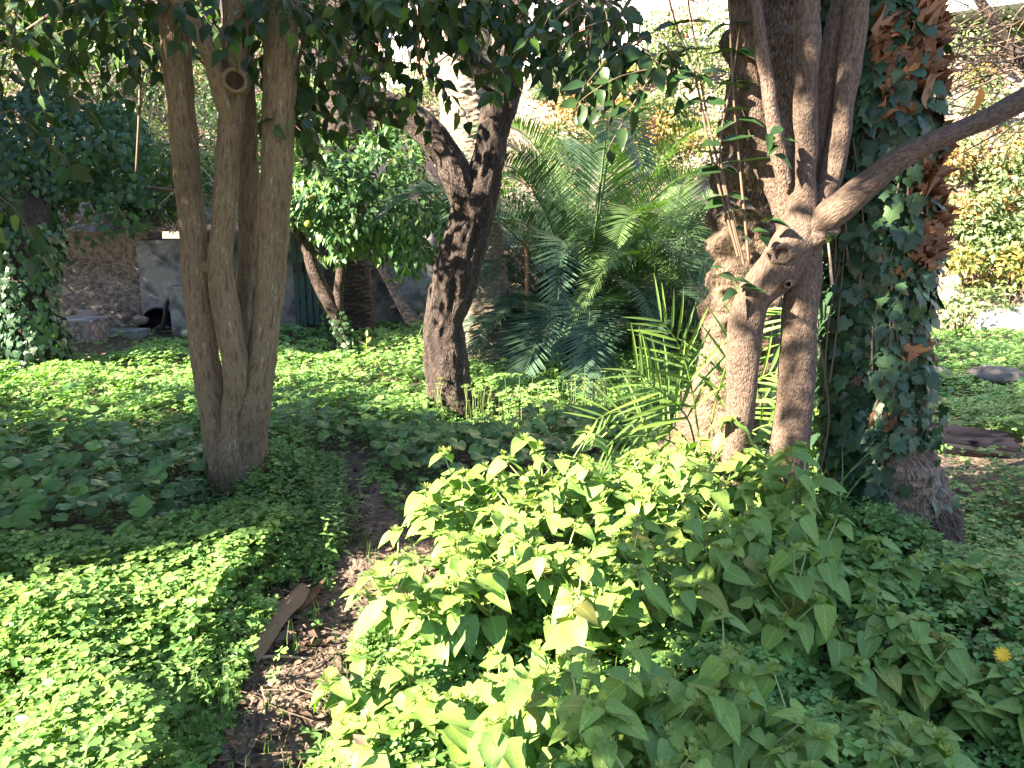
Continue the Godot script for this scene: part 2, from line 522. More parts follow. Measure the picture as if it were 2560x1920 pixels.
func plan_light() -> void:
	for q in [[60, 1760, .26, .06], [200, 1680, .26, .08], [330, 1620, .22, .08], [450, 1590, .2, .1], [330, 1760, .28, .05], [180, 1860, .3, .03], [430, 1860, .3, .05], [560, 1700, .16, .3], [20, 1900, .3, .05],
			[760, 1600, .10, .4], [720, 1760, .12, .4], [900, 1420, .10, .5], [780, 1850, .12, .4], [60, 960, .5, .12], [250, 950, .55, .12], [420, 960, .4, .15], [120, 1030, .4, .3], [760, 980, .35, .3], [950, 930, .35, .35], [620, 930, .4, .25], [850, 1000, .25, .35], [1300, 950, .3, .4], [350, 900, .4, .3],
			[1150, 1045, .22, .12], [1260, 1030, .25, .05], [1380, 1015, .25, .05], [1500, 1005, .28, .05], [1600, 1010, .3, .05], [1320, 1055, .2, .2], [30, 1110, .14, .3], [160, 1120, .14, .3],
			[2450, 960, .3, .5], [2400, 870, .6, .2], [2520, 820, .6, .1]]:
		lit.append([on_ground(q[0], q[1]) + Vector3(0, 0.15, 0), q[2], q[3]])
	for q in [[930, 1130, 3.0, .17, .03], [1000, 1220, 2.95, .2, .03], [880, 1290, 2.9, .14, .1], [1060, 1180, 3.0, .2, .03], [1180, 1240, 2.9, .2, .03], [1260, 1230, 2.9, .15, .1], [900, 1520, 2.5, .2, .03], [1020, 1400, 2.7, .25, .02], [1180, 1420, 2.6, .25, .02],
			[1000, 1600, 2.3, .25, .02], [1180, 1600, 2.3, .28, .02], [1330, 1560, 2.35, .22, .03], [850, 1750, 2.2, .22, .03], [1000, 1800, 2.1, .28, .02], [1200, 1800, 2.05, .28, .02], [1380, 1750, 2.1, .22, .05],
			[1520, 1750, 2.1, .15, .15], [1480, 1880, 2.0, .2, .1], [1280, 1300, 2.8, .15, .1],
			[1855, 700, 3.1, .08, .2], [1845, 860, 3.1, .08, .2], [1835, 1000, 3.1, .10, .25], [1935, 660, 3.1, .07, .2], [1990, 560, 3.1, .04, .4], [1995, 440, 3.1, .06, .15], [1990, 350, 3.1, .05, .2], [2000, 220, 3.1, .04, .25], [2000, 60, 3.1, .06, .2], [1955, 1040, 3.15, .09, .2], [1965, 930, 3.15, .05, .2], [1880, 300, 3.2, .05, .25], [2100, 520, 3.0, .04, .2], [2150, 490, 3.0, .03, .25],
			[1700, 1180, 3.9, .24, .04], [1770, 1050, 4.0, .2, .06], [1800, 860, 4.1, .16, .1], [1810, 680, 4.1, .16, .12], [1830, 520, 4.1, .12, .25], [1600, 1000, 3.8, .22, .05], [1600, 910, 3.8, .2, .05], [2140, 470, 3.0, .04, .4],
			[1110, 520, 5.6, .22, .03], [1110, 650, 5.6, .22, .04], [1090, 780, 5.6, .2, .06], [1090, 900, 5.6, .14, .2], [1170, 430, 5.6, .2, .08], [1060, 380, 5.6, .28, .03], [1130, 590, 5.6, .2, .04], [960, 290, 5.6, .25, .05], [860, 200, 5.6, .3, .04], [800, 60, 5.6, .3, .05],
			[1150, 300, 7.5, .35, .1], [1150, 420, 7.5, .3, .15], [1500, 350, 8.0, .7, .05], [1350, 380, 8.0, .6, .05], [1650, 420, 8.0, .6, .08], [1500, 500, 7.6, .35, .3], [1650, 520, 7.6, .4, .2], [2090, 760, 3.15, .08, .25], [2380, 200, 3.3, .12, .4],
			[120, 130, 6.5, .7, .1], [60, 260, 6.5, .6, .15], [250, 200, 6.8, .5, .2]]:
		var near := 1.0 if q[2] < 3.0 and q[1] > 1100 else 0.0
		lit.append([at(q[0], q[1], q[2]) + Vector3(0, 0.14, 0) * near, q[3] + 0.08 * near, q[4]])

func shade_allowed(p: Vector3, r: float) -> bool:
	for q in lit:
		var d: Vector3 = p - q[0]
		var t := d.dot(sun_dir)
		if t > 0 and (d - sun_dir * t).length() < q[1] + r * 1.05 and rng.randf() > q[2]:
			return false
	# the slope behind the garden stands in the sun
	for zz in [-10.2, -12.5, -15.0]:
		var k: float = (p.z - zz) / sun_dir.z
		var h := p - sun_dir * k
		if h.y > hill_height(h.x, zz) - 0.4 and h.x > -4.0 and h.y < 6.5 and rng.randf() > (0.06 if h.x > -1.2 else 0.55):
			return false
	return true

func leaf_cluster(xfs: Array, c: Vector3, r: float, n: int, size: float) -> void:
	for k in n:
		var o := any_dir() * r * pow(rng.randf(), 0.4)
		var d := (o.normalized() + any_dir() * 0.7 + Vector3(0, -0.5, 0)).normalized()
		xfs.append(facing(c + o, d, (Vector3.UP + any_dir() * 0.7).normalized(), size * rng.randf_range(0.75, 1.2)))

# trees of the grove left of the garden; their crowns throw the shade
func build_grove() -> void:
	var stand := [
		[Vector3(-5.6, 0, -1.1), 5.6, "dark evergreen tree of the grove nearest the path", 0.20], [Vector3(-7.2, 0, -3.4), 6.0, "dark evergreen tree of the grove facing the wide clover patch", 0.22],
		[Vector3(-8.2, 0, -5.8), 6.0, "dark evergreen tree of the grove behind the ivy clad trunk", 0.2], [Vector3(-2.6, 0, 2.6), 5.4, "dark evergreen tree of the grove behind the viewer", 0.18], [Vector3(-9.5, 0, 1.5), 7.0, "tall dark evergreen tree at the far side of the grove", 0.25]]
	var crowns := [[], [], [], [], []]
	var made := 0
	for k in 46000:
		var px := rng.randf_range(-260, 2800)
		var py := rng.randf_range(430, 2000)
		var p: Vector3
		var pick := rng.randf()
		if pick < 0.22: p = at(rng.randf_range(1780, 2700), rng.randf_range(-300, 1150), rng.randf_range(2.9, 3.6))
		elif pick < 0.38: p = at(rng.randf_range(640, 1160), rng.randf_range(280, 860), rng.randf_range(6.9, 8.6))
		elif pick < 0.46: p = at(rng.randf_range(-120, 340), rng.randf_range(180, 960), rng.randf_range(6.9, 8.6))
		elif pick < 0.62: p = at(rng.randf_range(-250, 1180), rng.randf_range(-50, 880), rng.randf_range(6.5, 12.5))
		elif py > 860: p = on_ground(px, py) + Vector3(0, rng.randf_range(0, 0.35), 0)
		else: p = at(px, py, rng.randf_range(3.0, 10.0))
		p += sun_dir * rng.randf_range(2.5, 11.5)
		if p.y < 1.1 or p.y > 8.6 or in_frame(p, 60.0 + 0.55 * FOCAL / maxf(0.4, -p.z)) or p.distance_to(EYE) < 1.5: continue
		if not shade_allowed(p, 0.36): continue
		var best := 0; var bd := 1e9
		for t in stand.size():
			var d: float = Vector2(p.x - stand[t][0].x, p.z - stand[t][0].z).length()
			if d < bd: bd = d; best = t
		leaf_cluster(crowns[best], p, 0.40, 17, 1.0)
		made += 1
		if made >= 6600: break
	print("grove clusters ", made)
	var lm := blade_mesh(0.13, 0.075, 0, 0.3, 0.25, 3)
	var lmat := leafy(Color.WHITE, 0.4)
	for t in stand.size():
		var o := thing("grove_tree", stand[t][2], "tree", stand[t][0], "evergreen trees of the grove")
		var sh := Shape.new()
		var hh: float = stand[t][1]
		tube(sh, [Vector3(0, -0.1, 0), Vector3(0.1, hh * 0.3, 0.1), Vector3(-0.1, hh * 0.65, 0), Vector3(0.1, hh, 0)], [stand[t][3], stand[t][3] * 0.75, 0.1, 0.04], 14, 0.12, 0, t * 31.0)
		put("trunk", sh.mesh(), bark_brown, o)
		var cl := PackedColorArray()
		for k in crowns[t].size():
			var f := rng.randf_range(0.7, 1.3)
			cl.append(Color(0.045 * f, 0.10 * f, 0.03 * f))
			if k % 17 == 0 and (crowns[t][k] as Transform3D).origin.y > 1.2:
				pass
		var br := Shape.new()
		for k in range(0, crowns[t].size(), 17 * 16):
			var e: Vector3 = (crowns[t][k] as Transform3D).origin - o.position
			var y0 := clampf(e.y * 0.72, 0.9, hh * 0.85)
			var elbow := Vector3(e.x * 0.45, lerpf(y0, e.y, 0.6) + 0.35, e.z * 0.45) + any_dir() * 0.2
			var clear := true
			for m in 6:
				var pt := (Vector3(0, y0, 0).lerp(elbow, m / 3.0) if m < 3 else elbow.lerp(e, (m - 2) / 3.0)) + o.position
				clear = clear and not in_frame(pt, 250) and shade_allowed(pt, 0.05)
			if clear: twig(br, [Vector3(0, y0, 0), elbow, e], 0.028, 0.006)
		tag(put("branches", br.mesh(), bark_brown, o), "", "", "", "stuff")
		scatter("foliage", lm, lmat, crowns[t], cl, o)

# ---------------------------------------------------------------- shared materials
var bark_brown: StandardMaterial3D
var bark_dark: StandardMaterial3D
var bark_warm: StandardMaterial3D
var bark_palm: StandardMaterial3D
var bark_burl: StandardMaterial3D
var bark_foot: StandardMaterial3D
var twig_mat: StandardMaterial3D
var pale_twig: StandardMaterial3D
var pale_rim: StandardMaterial3D
var concrete: StandardMaterial3D
var privet_mats := []
var ivy_mats := []
var ivy_pale := []
var dry_mats := []
var mass_mat: StandardMaterial3D
var gloss_mat: StandardMaterial3D
var dry_mass: StandardMaterial3D
var veins: Texture2D

func make_materials() -> void:
	var fine := relief(11, 0.035, 5, 512, 5.0)
	var cracks := relief(15, 0.02, 4, 512, 9.0, FastNoiseLite.TYPE_SIMPLEX_SMOOTH, true)
	bark_brown = surface(grain(3, 0.02, [[0.0, Color(0.06, 0.042, 0.028)], [0.36, Color(0.155, 0.112, 0.074)], [0.55, Color(0.21, 0.155, 0.105)], [0.70, Color(0.125, 0.108, 0.056)], [0.84, Color(0.26, 0.205, 0.15)], [1.0, Color(0.48, 0.43, 0.37)]], 6), 0.9, cracks, Vector3(4.2, 0.8, 1), 0.8)
	bark_dark = surface(grain(5, 0.025, [[0.0, Color(0.05, 0.035, 0.03)], [0.42, Color(0.085, 0.058, 0.05)], [0.66, Color(0.022, 0.016, 0.014)], [1.0, Color(0.009, 0.007, 0.007)]], 4, 512, FastNoiseLite.TYPE_SIMPLEX_SMOOTH, true), 0.92, cracks, Vector3(4.0, 1.1, 1), 1.2)
	bark_warm = surface(grain(7, 0.03, [[0.0, Color(0.05, 0.034, 0.026)], [0.36, Color(0.085, 0.057, 0.043)], [0.55, Color(0.115, 0.08, 0.062)], [0.74, Color(0.14, 0.10, 0.079)], [0.84, Color(0.105, 0.084, 0.067)], [1.0, Color(0.24, 0.195, 0.165)]], 6), 0.88, relief(16, 0.06, 6, 512, 9.0), Vector3(4.0, 1.6, 1), 0.9)
	bark_palm = surface(grain(9, 0.02, [[0.0, Color(0.11, 0.085, 0.07)], [0.5, Color(0.26, 0.215, 0.175)], [1.0, Color(0.42, 0.37, 0.31)]], 5), 0.95, relief(13, 0.06, 4, 512, 6.0), Vector3(2.0, 3.0, 1), 0.8)
	bark_burl = surface(grain(10, 0.03, [[0.0, Color(0.03, 0.02, 0.015)], [0.4, Color(0.095, 0.066, 0.047)], [0.65, Color(0.17, 0.125, 0.092)], [1.0, Color(0.30, 0.235, 0.175)]], 6), 0.95, relief(14, 0.06, 5, 512, 10.0), Vector3(5.0, 1.6, 1), 1.2)
	bark_foot = surface(grain(18, 0.03, [[0.0, Color(0.06, 0.042, 0.032)], [0.4, Color(0.16, 0.118, 0.09)], [0.65, Color(0.27, 0.21, 0.165)], [1.0, Color(0.42, 0.34, 0.27)]], 6), 0.95, relief(17, 0.06, 5, 512, 10.0), Vector3(6.0, 1.4, 1), 1.2)
	twig_mat = surface(Color(0.12, 0.085, 0.06), 0.85)
	pale_twig = surface(Color(0.34, 0.27, 0.2), 0.85)
	pale_rim = surface(grain(19, 0.03, [[0.0, Color(0.12, 0.09, 0.06)], [1.0, Color(0.30, 0.235, 0.165)]], 4, 256), 0.9, fine, Vector3(12, 12, 1), 0.6)
	concrete = surface(grain(21, 0.008, [[0.0, Color(0.07, 0.07, 0.075)], [0.38, Color(0.25, 0.242, 0.26)], [0.6, Color(0.37, 0.36, 0.38)], [0.75, Color(0.31, 0.30, 0.29)], [1.0, Color(0.5, 0.48, 0.48)]], 6), 0.92, relief(22, 0.04, 5, 512, 3.0), Vector3(0.7, 0.7, 0.7), 0.6, true)
	veins = vein_picture(0.76)
	for c in [Color(0.026, 0.062, 0.018), Color(0.022, 0.05, 0.016), Color(0.034, 0.075, 0.02), Color(0.02, 0.045, 0.018)]:
		privet_mats.append(leafy(c, 0.38, Color(0.5, 0.6, 0.16)))
	for c in [Color(0.032, 0.072, 0.034), Color(0.04, 0.085, 0.038), Color(0.028, 0.062, 0.036), Color(0.055, 0.115, 0.042)]:
		ivy_mats.append(leafy(c * 1.25, 0.45, Color(0.4, 0.5, 0.15), veins))
	for c in [Color(0.05, 0.115, 0.07), Color(0.062, 0.135, 0.08), Color(0.045, 0.10, 0.066), Color(0.075, 0.155, 0.075)]:
		ivy_pale.append(leafy(c * 1.2, 0.45, Color(0.4, 0.5, 0.18), veins))
	for c in [Color(0.19, 0.10, 0.06), Color(0.25, 0.145, 0.085), Color(0.13, 0.068, 0.042)]:
		dry_mats.append(leafy(c, 0.8, Color(0.6, 0.4, 0.2)))
	mass_mat = leafy(Color.WHITE, 0.5)
	gloss_mat = leafy(Color.WHITE, 0.36, Color(0.5, 0.6, 0.18))
	dry_mass = leafy(Color.WHITE, 0.85, Color(0.4, 0.3, 0.2))

# ---------------------------------------------------------------- ground
func sheet(x0: float, x1: float, z0: float, z1: float, step: float, height: Callable) -> ArrayMesh:
	var sh := Shape.new()
	var nx := int((x1 - x0) / step); var nz := int((z1 - z0) / step)
	for j in nz + 1:
		for i in nx + 1:
			var x := x0 + i * step; var z := z0 + j * step
			sh.vert(Vector3(x, height.call(x, z), z), Color.WHITE, Vector2(x, z))
	for j in nz:
		for i in nx:
			var a := j * (nx + 1) + i
			sh.quad(a, a + 1, a + nx + 2, a + nx + 1)
	return sh.mesh()

var path_area: PackedVector2Array
var board_at := Vector3(2.83, 0, -4.6)

func build_ground() -> void:
	var soil := surface(grain(31, 0.02, [[0.0, Color(0.035, 0.026, 0.02)], [0.5, Color(0.085, 0.062, 0.046)], [0.8, Color(0.12, 0.09, 0.068)], [1.0, Color(0.17, 0.13, 0.10)]], 6), 0.95, relief(32, 0.05, 6, 512, 9.0), Vector3(0.9, 0.9, 0.9), 1.2, true)
	var g := put("ground", sheet(-12, 12, -10.4, 4.4, 0.1, garden_height), soil)
	tag(g, "dark brown soil of the garden under the green cover", "ground", "", "structure")
	var far := Shape.new()
	far.flat_quad(Vector3(-150, -0.25, -150), Vector3(150, -0.25, -150), Vector3(150, -0.25, 150), Vector3(-150, -0.25, 150))
	tag(put("terrain", far.mesh(false), surface(Color(0.16, 0.14, 0.09), 0.95)), "wide level land around the garden", "terrain", "", "structure")
	var dry := surface(grain(33, 0.012, [[0.0, Color(0.05, 0.038, 0.03)], [0.4, Color(0.17, 0.132, 0.115)], [0.65, Color(0.26, 0.215, 0.195)], [1.0, Color(0.42, 0.37, 0.345)]], 6), 0.95, relief(34, 0.05, 6, 512, 8.0), Vector3(0.6, 0.6, 0.6), 1.2, true)
	var hill := put("hillside", sheet(-18, 15, -30, -9.6, 0.16, hill_height), dry)
	tag(hill, "steep dry sunlit hillside behind the garden", "hillside", "", "structure")
	var tread := surface(grain(35, 0.016, [[0.0, Color(0.04, 0.03, 0.025)], [0.5, Color(0.095, 0.07, 0.055)], [0.8, Color(0.15, 0.115, 0.09)], [1.0, Color(0.21, 0.165, 0.135)]], 6), 0.95, relief(36, 0.045, 6, 512, 9.0), Vector3(1.3, 1.3, 1.3), 1.2, true)
	path_area = area([[430, 2500], [560, 1920], [625, 1720], [690, 1560], [780, 1450], [850, 1350], [880, 1270], [850, 1200], [800, 1135], [850, 1120], [930, 1190], [970, 1270], [1060, 1330], [1130, 1400], [1010, 1480], [940, 1560], [910, 1650], [850, 1790], [830, 1920], [860, 2500]])
	var sh := Shape.new()
	var ids := Geometry2D.triangulate_polygon(path_area)
	var fine := []
	# the trodden strip follows the ground a few millimetres above it
	var lo := path_area[0]; var hi := path_area[0]
	for p in path_area:
		lo = lo.min(p); hi = hi.max(p)
	var st := 0.05
	var cells := {}
	for j in int((hi.y - lo.y) / st) + 1:
		for i in int((hi.x - lo.x) / st) + 1:
			var x := lo.x + i * st; var z := lo.y + j * st
			if not inside(path_area, x + 0.5 * st + 0.06 * n3(x * 300, z * 300), z + 0.5 * st): continue
			var q := []
			for d in [[0, 0], [1, 0], [1, 1], [0, 1]]:
				var key := Vector2i(i + d[0], j + d[1])
				if not cells.has(key):
					var xx: float = x + d[0] * st; var zz: float = z + d[1] * st
					cells[key] = sh.vert(Vector3(xx, garden_height(xx, zz) + 0.012 + 0.012 * n3(xx * 500, zz * 500, 3), zz))
				q.append(cells[key])
			sh.quad(q[0], q[1], q[2], q[3])
	tag(put("path", sh.mesh(), tread), "narrow trodden earth path winding between the green plants", "path", "", "structure")

func on_path(x: float, z: float) -> bool:
	return inside(path_area, x + 0.10 * n3(x * 200, z * 200, 31), z + 0.10 * n3(x * 200, z * 200, 67))

func shades(n: int, c: Color, spread := 0.3, to := Color(0, 0, 0, 0)) -> PackedColorArray:
	var a := PackedColorArray()
	for k in n:
		var f := 1.0 + rng.randf_range(-spread, spread)
		var q := c.lerp(to, rng.randf()) if to.a > 0 else c
		a.append(Color(q.r * f, q.g * f, q.b * f))
	return a

func build_cover() -> void:
	# clover
	var lots := [[], [], []]
	var kidney_left := area([[-400, 1150], [250, 1140], [430, 1160], [520, 1185], [515, 1290], [430, 1350], [330, 1430], [100, 1450], [-400, 1420]])
	var kidney_mid := area([[690, 1060], [900, 1070], [1080, 1095], [1075, 1140], [930, 1170], [780, 1140], [700, 1120]])
	var kidney_right := area([[960, 1180], [1100, 1125], [1300, 1100], [1640, 1090], [1640, 1150], [1500, 1215], [1300, 1240], [1000, 1270]])
	var kidney_far := area([[2420, 1180], [2620, 1190], [2620, 1290], [2440, 1270]])
	var mirab := area([[950, 1560], [1100, 1480], [1300, 1400], [1700, 1350], [2200, 1450], [2700, 1500], [2700, 2300], [800, 2300]])
	var fluffy := area([[400, 1300], [560, 1235], [700, 1185], [860, 1210], [900, 1330], [850, 1420], [600, 1480], [460, 1430]])
	var litter_foot := area([[140, 905], [420, 870], [760, 830], [770, 790], [100, 800]])
	var n_try := 150000
	for k in n_try:
		var z := -1.2 - 8.6 * pow(rng.randf(), 1.05)
		var x := rng.randf_range(-1, 1) * (0.9 + 0.80 * -z)
		var near := clampf((-z - 1.5) / 7.0, 0, 1)
		if rng.randf() < lerpf(0.0, 0.52, near): continue
		if on_path(x, z) and rng.randf() > 0.02: continue
		var kl := inside(kidney_left, x, z) or inside(kidney_right, x, z) or inside(kidney_mid, x, z)
		if kl and rng.randf() > 0.22: continue
		if inside(litter_foot, x, z) and rng.randf() > 0.08: continue
		if inside(mirab, x, z) and rng.randf() > 0.55: continue
		var hmax := 0.07 + 0.19 * clampf(0.5 + 1.0 * n3(x * 110, z * 110, 4), 0, 1)
		hmax *= lerpf(1.0, 0.62, near)
		if Vector2(x - board_at.x, z - board_at.z).length() < 0.42 or (absf(x - board_at.x) < 0.5 and z > board_at.z and z < board_at.z + 0.8 and rng.randf() < .8): continue
		# thinner towards the trodden edge
		if inside(path_area, x + 0.15, z) or inside(path_area, x - 0.15, z):
			hmax *= 0.45
			if rng.randf() < 0.35: continue
		var sc := lerpf(0.98, 1.22, near) * rng.randf_range(0.5, 1.35)
		var y := garden_height(x, z) + hmax * (0.25 + 0.75 * sqrt(rng.randf()))
		var up := (Vector3.UP + any_dir() * 0.38 + sun_dir * 0.15).normalized()
		lots[k % 3].append(facing(Vector3(x, y, z), Vector3(cos(k), 0, sin(k)) - up * up.dot(Vector3(cos(k), 0, sin(k))), up, sc))
	for v in 3:
		var tones := shades(lots[v].size(), Color(0.13, 0.265, 0.085), 0.35, Color(0.21, 0.34, 0.09, 1))
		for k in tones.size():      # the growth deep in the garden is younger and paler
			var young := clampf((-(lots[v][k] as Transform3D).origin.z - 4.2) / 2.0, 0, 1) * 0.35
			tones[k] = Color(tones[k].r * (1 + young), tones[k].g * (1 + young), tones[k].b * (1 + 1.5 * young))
		var o := scatter("clover", clover_mesh(0.026, 40 + v), mass_mat, lots[v], tones)
		tag(o, ["fresh green clover carpet covering the garden floor, three-lobed leaves", "second tone of the clover carpet mixed through the garden floor", "loose clover sprigs mixed through the garden floor carpet"][v], "ground cover", "clover carpet of the garden floor")
	print("clover ", lots[0].size() * 3)
	# round leaves
	var rl := [[], [], []]
	for k in 14000:
		var z := rng.randf_range(-7.4, -2.6)
		var x := rng.randf_range(-4.6, 5.2)
		var il := inside(kidney_left, x, z)
		if not (il or inside(kidney_mid, x, z) or inside(kidney_right, x, z) or inside(kidney_far, x, z)):
			if rng.randf() > 0.018 or z > -3.4: continue
		if on_path(x, z) or Vector2(x - board_at.x, z - board_at.z - .35).length() < 0.75: continue
		var h := (0.24 if il else 0.2) + 0.05 * n3(x * 120, z * 120)
		var up := (Vector3.UP + any_dir() * 0.42 + Vector3(0, 0, 0.25)).normalized()
		var f := Vector3(cos(k), 0, sin(k))
		if rng.randf() < 0.25: continue
		rl[k % 3].append(facing(Vector3(x, garden_height(x, z) + h * rng.randf_range(0.55, 1.1), z), f - up * up.dot(f), up, rng.randf_range(0.42, 1.0)))
	for v in 3:
		var o := scatter("round_leaf_plants", round_leaf_mesh(0.062, 60 + v), gloss_mat, rl[v], shades(rl[v].size(), Color(0.062, 0.14, 0.048), 0.35, Color(0.135, 0.245, 0.06, 1)))
		tag(o, ["dark round wavy leaves in a low bed beside the path", "mixed round dark leaves among the low bed", "loose round dark leaves among the low bed"][v], "ground cover", "beds of round dark leaves")
	# soft nettle-like sprigs
	var sp := [[], []]
	for k in 16000:
		var z := -1.9 - 7.9 * rng.randf()
		var x := rng.randf_range(-1, 1) * (1.0 + 0.75 * -z)
		var inf := inside(fluffy, x, z)
		if not inf and (rng.randf() > 0.22 or on_path(x, z) or inside(litter_foot, x, z)): continue
		if not inf and n3(x * 50, z * 50, 80) < 0.0: continue
		var up := (Vector3.UP + any_dir() * 0.25).normalized()
		sp[k % 2].append(facing(Vector3(x, garden_height(x, z), z), Vector3(cos(k), 0, sin(k)), up, rng.randf_range(0.6, 1.25) * (0.95 if inf else 0.9)))
	for v in 2:
		var o := scatter("nettle_sprigs", sprig_mesh(0.22, 6, 0.042, 70 + v), mass_mat, sp[v], shades(sp[v].size(), Color(0.085, 0.18, 0.06), 0.25, Color(0.12, 0.225, 0.075, 1)))
		tag(o, ["soft green nettle-like sprigs crowded at the foot of the left tree", "thin green nettle-like sprigs scattered through the clover"][v], "ground cover", "nettle-like sprigs in the clover")
	# thin pale stalks that stand above the bed by the dark tree
	var stk := Shape.new()
	twig(stk, [Vector3.ZERO, Vector3(0.01, 0.1, 0), Vector3(0.0, 0.2, 0.01)], 0.0022, 0.0014, 3)
	for k in 5:
		blade(stk, 0.022, 0.010, 0, 0.2, 0.2, 2, 0, facing(Vector3(0, 0.2, 0.01), Vector3(cos(k * 1.26), 0.25, sin(k * 1.26)), Vector3.UP))
	var ss := []
	for k in 260:
		var g := on_ground(rng.randf_range(1080, 1680), rng.randf_range(1015, 1110))
		if rng.randf() < 0.2: g = on_ground(rng.randf_range(700, 800), rng.randf_range(1090, 1180))
		ss.append(facing(g, Vector3(cos(k), 0, sin(k)), (Vector3.UP + any_dir() * 0.15).normalized(), rng.randf_range(0.9, 1.6)))
	tag(scatter("pale_stalks", stk.mesh(), mass_mat, ss, shades(ss.size(), Color(0.19, 0.26, 0.09), 0.2)), "thin pale green stalks rising above the round leaves", "ground cover")
	# fallen leaves
	var lit_x := [[], []]
	for k in 2600:
		var x: float; var z: float
		var on := rng.randf()
		if on < 0.36:
			var g := on_ground(rng.randf_range(480, 1130), rng.randf_range(1120, 2100)); x = g.x; z = g.z
			if not on_path(x + rng.randfn() * 0.12, z) : continue
		elif on < 0.55:
			var g := on_ground(rng.randf_range(480, 800), rng.randf_range(1400, 1640)); x = g.x; z = g.z
		elif on < 0.8:
			var g := on_ground(rng.randf_range(120, 780), rng.randf_range(815, 905)); x = g.x; z = g.z
		else:
			z = rng.randf_range(-9.5, -1.5); x = rng.randf_range(-5, 5)
		var lift := rng.randf_range(0.06, 0.18) if on >= 0.8 and not on_path(x, z) else 0.0
		var up := (Vector3.UP + any_dir() * 0.3).normalized()
		lit_x[k % 2].append(facing(Vector3(x, garden_height(x, z) + 0.022 + lift + rng.randf() * 0.012, z), Vector3(cos(k), 0, sin(k)), up, rng.randf_range(0.2, 0.8) * (1.25 if rng.randf() < .15 else .8)))
	for v in 2:
		tag(scatter("leaf_litter", blade_mesh(0.085, 0.04 + 0.012 * v, v, 0.5, 0.35 - 0.5 * v, 3, 0.1), dry_mass, lit_x[v], shades(lit_x[v].size(), Color(0.07, 0.045, 0.033), 0.4, Color(0.17, 0.118, 0.09, 1))), ["curled dry brown leaves littering the earth path", "narrow dry brown leaves littering the earth path"][v], "leaf litter", "dry leaves on the path")
	var bits := Shape.new()
	twig(bits, [Vector3(-0.06, 0, 0), Vector3(0, 0.006, 0.006), Vector3(0.07, 0, -0.004)], 0.002, 0.0012, 4)
	var tw := []
	for k in 260:
		var g := on_ground(rng.randf_range(520, 1130), rng.randf_range(1150, 2050))
		if k % 3 == 0: g = on_ground(rng.randf_range(120, 780), rng.randf_range(820, 905))
		elif not on_path(g.x, g.z): continue
		tw.append(Transform3D(Basis(Vector3.UP, rng.randf() * TAU) * Basis(Vector3.BACK, rng.randfn() * 0.1) * rng.randf_range(0.4, 1.8), Vector3(g.x, garden_height(g.x, g.z) + 0.025, g.z)))
	tag(scatter("twig_litter", bits.mesh(), dry_mass, tw, shades(tw.size(), Color(0.12, 0.09, 0.065), 0.4)), "thin dry twigs littering the earth path", "twig litter")
	# crumbs of soil and small stones
	var peb := []
	for k in 2600:
		var g := on_ground(rng.randf_range(520, 1130), rng.randf_range(1150, 2100))
		if not on_path(g.x, g.z): continue
		peb.append(Transform3D(Basis(any_dir(), rng.randf() * TAU) * (0.004 + 0.016 * pow(rng.randf(), 3.0)), Vector3(g.x, garden_height(g.x, g.z) + 0.014, g.z)))
	tag(scatter("soil_crumbs", stone_mesh(1.4, 1.1, 0.8, 77), dry_mass, peb, shades(peb.size(), Color(0.07, 0.05, 0.038), 0.3, Color(0.22, 0.18, 0.145, 1))), "small stones and crumbs of soil on the earth path", "soil")
	# grass wisps at the path edge
	var gr := Shape.new()
	for k in 7:
		blade(gr, 0.09 + 0.05 * sin(k * 2.1), 0.004, 3, 0.3, 0.5, 3, 0, facing(Vector3(0.012 * cos(k * 2.4), 0, 0.012 * sin(k * 2.4)), Vector3(cos(k * 2.4) * 0.5, 1, sin(k * 2.4) * 0.5), Vector3(cos(k * 2.4), -0.3, sin(k * 2.4))))
	var gx := []
	for k in 900:
		var g := on_ground(rng.randf_range(430, 1150), rng.randf_range(1180, 2050))
		var e := on_path(g.x, g.z)
		if e and rng.randf() > 0.12: continue
		if not e and not (on_path(g.x + 0.3, g.z) or on_path(g.x - 0.3, g.z)): continue
		gx.append(Transform3D(Basis(Vector3.UP, rng.randf() * TAU) * rng.randf_range(0.4, 1.1), Vector3(g.x, garden_height(g.x, g.z), g.z)))
	tag(scatter("grass", gr.mesh(), mass_mat, gx, shades(gx.size(), Color(0.075, 0.15, 0.045), 0.3)), "short thin grass along the edges of the earth path", "grass")

# ---------------------------------------------------------------- trees
# a twig that hangs with paired leaves; adds wood to sh and leaf places to xfs
func spray(sh: Shape, xfs: Array, from: Vector3, dir: Vector3, l: float, n: int, size: float, hang := 0.75, r0 := 0.004) -> void:
	var pts := [from]
	var d := dir.normalized()
	for k in 4:
		d = (d + Vector3(0, -0.16, 0) + any_dir() * 0.12).normalized()
		pts.append(pts[-1] + d * l / 4.0)
	twig(sh, pts, r0, 0.0012, 4)
	for k in n:
		var t := 4.0 * (0.12 + 0.88 * (k + 0.5) / n)
		var p: Vector3 = spline(pts, t)
		var tg: Vector3 = ((spline(pts, minf(t + 0.1, 4.0)) as Vector3) - (spline(pts, t - 0.1) as Vector3)).normalized()
		var side := tg.cross(Vector3.UP)
		if side.length() < 0.1: side = tg.cross(Vector3.RIGHT)
		side = side.normalized().rotated(tg, (k % 2) * PI * 0.5 + rng.randf_range(-0.4, 0.4))
		for s in [-1.0, 1.0]:
			if rng.randf() < 0.12: continue
			var ld: Vector3 = (side * s * 0.8 + tg * 0.35 + Vector3(0, -hang, 0) + any_dir() * 0.25).normalized()
			var up := (Vector3.UP * 0.6 + any_dir() * 0.55 + Vector3(0, 0, 0.4)).normalized()
			xfs.append(facing(p + ld * 0.012, ld, up, size * rng.randf_range(0.65, 1.15)))

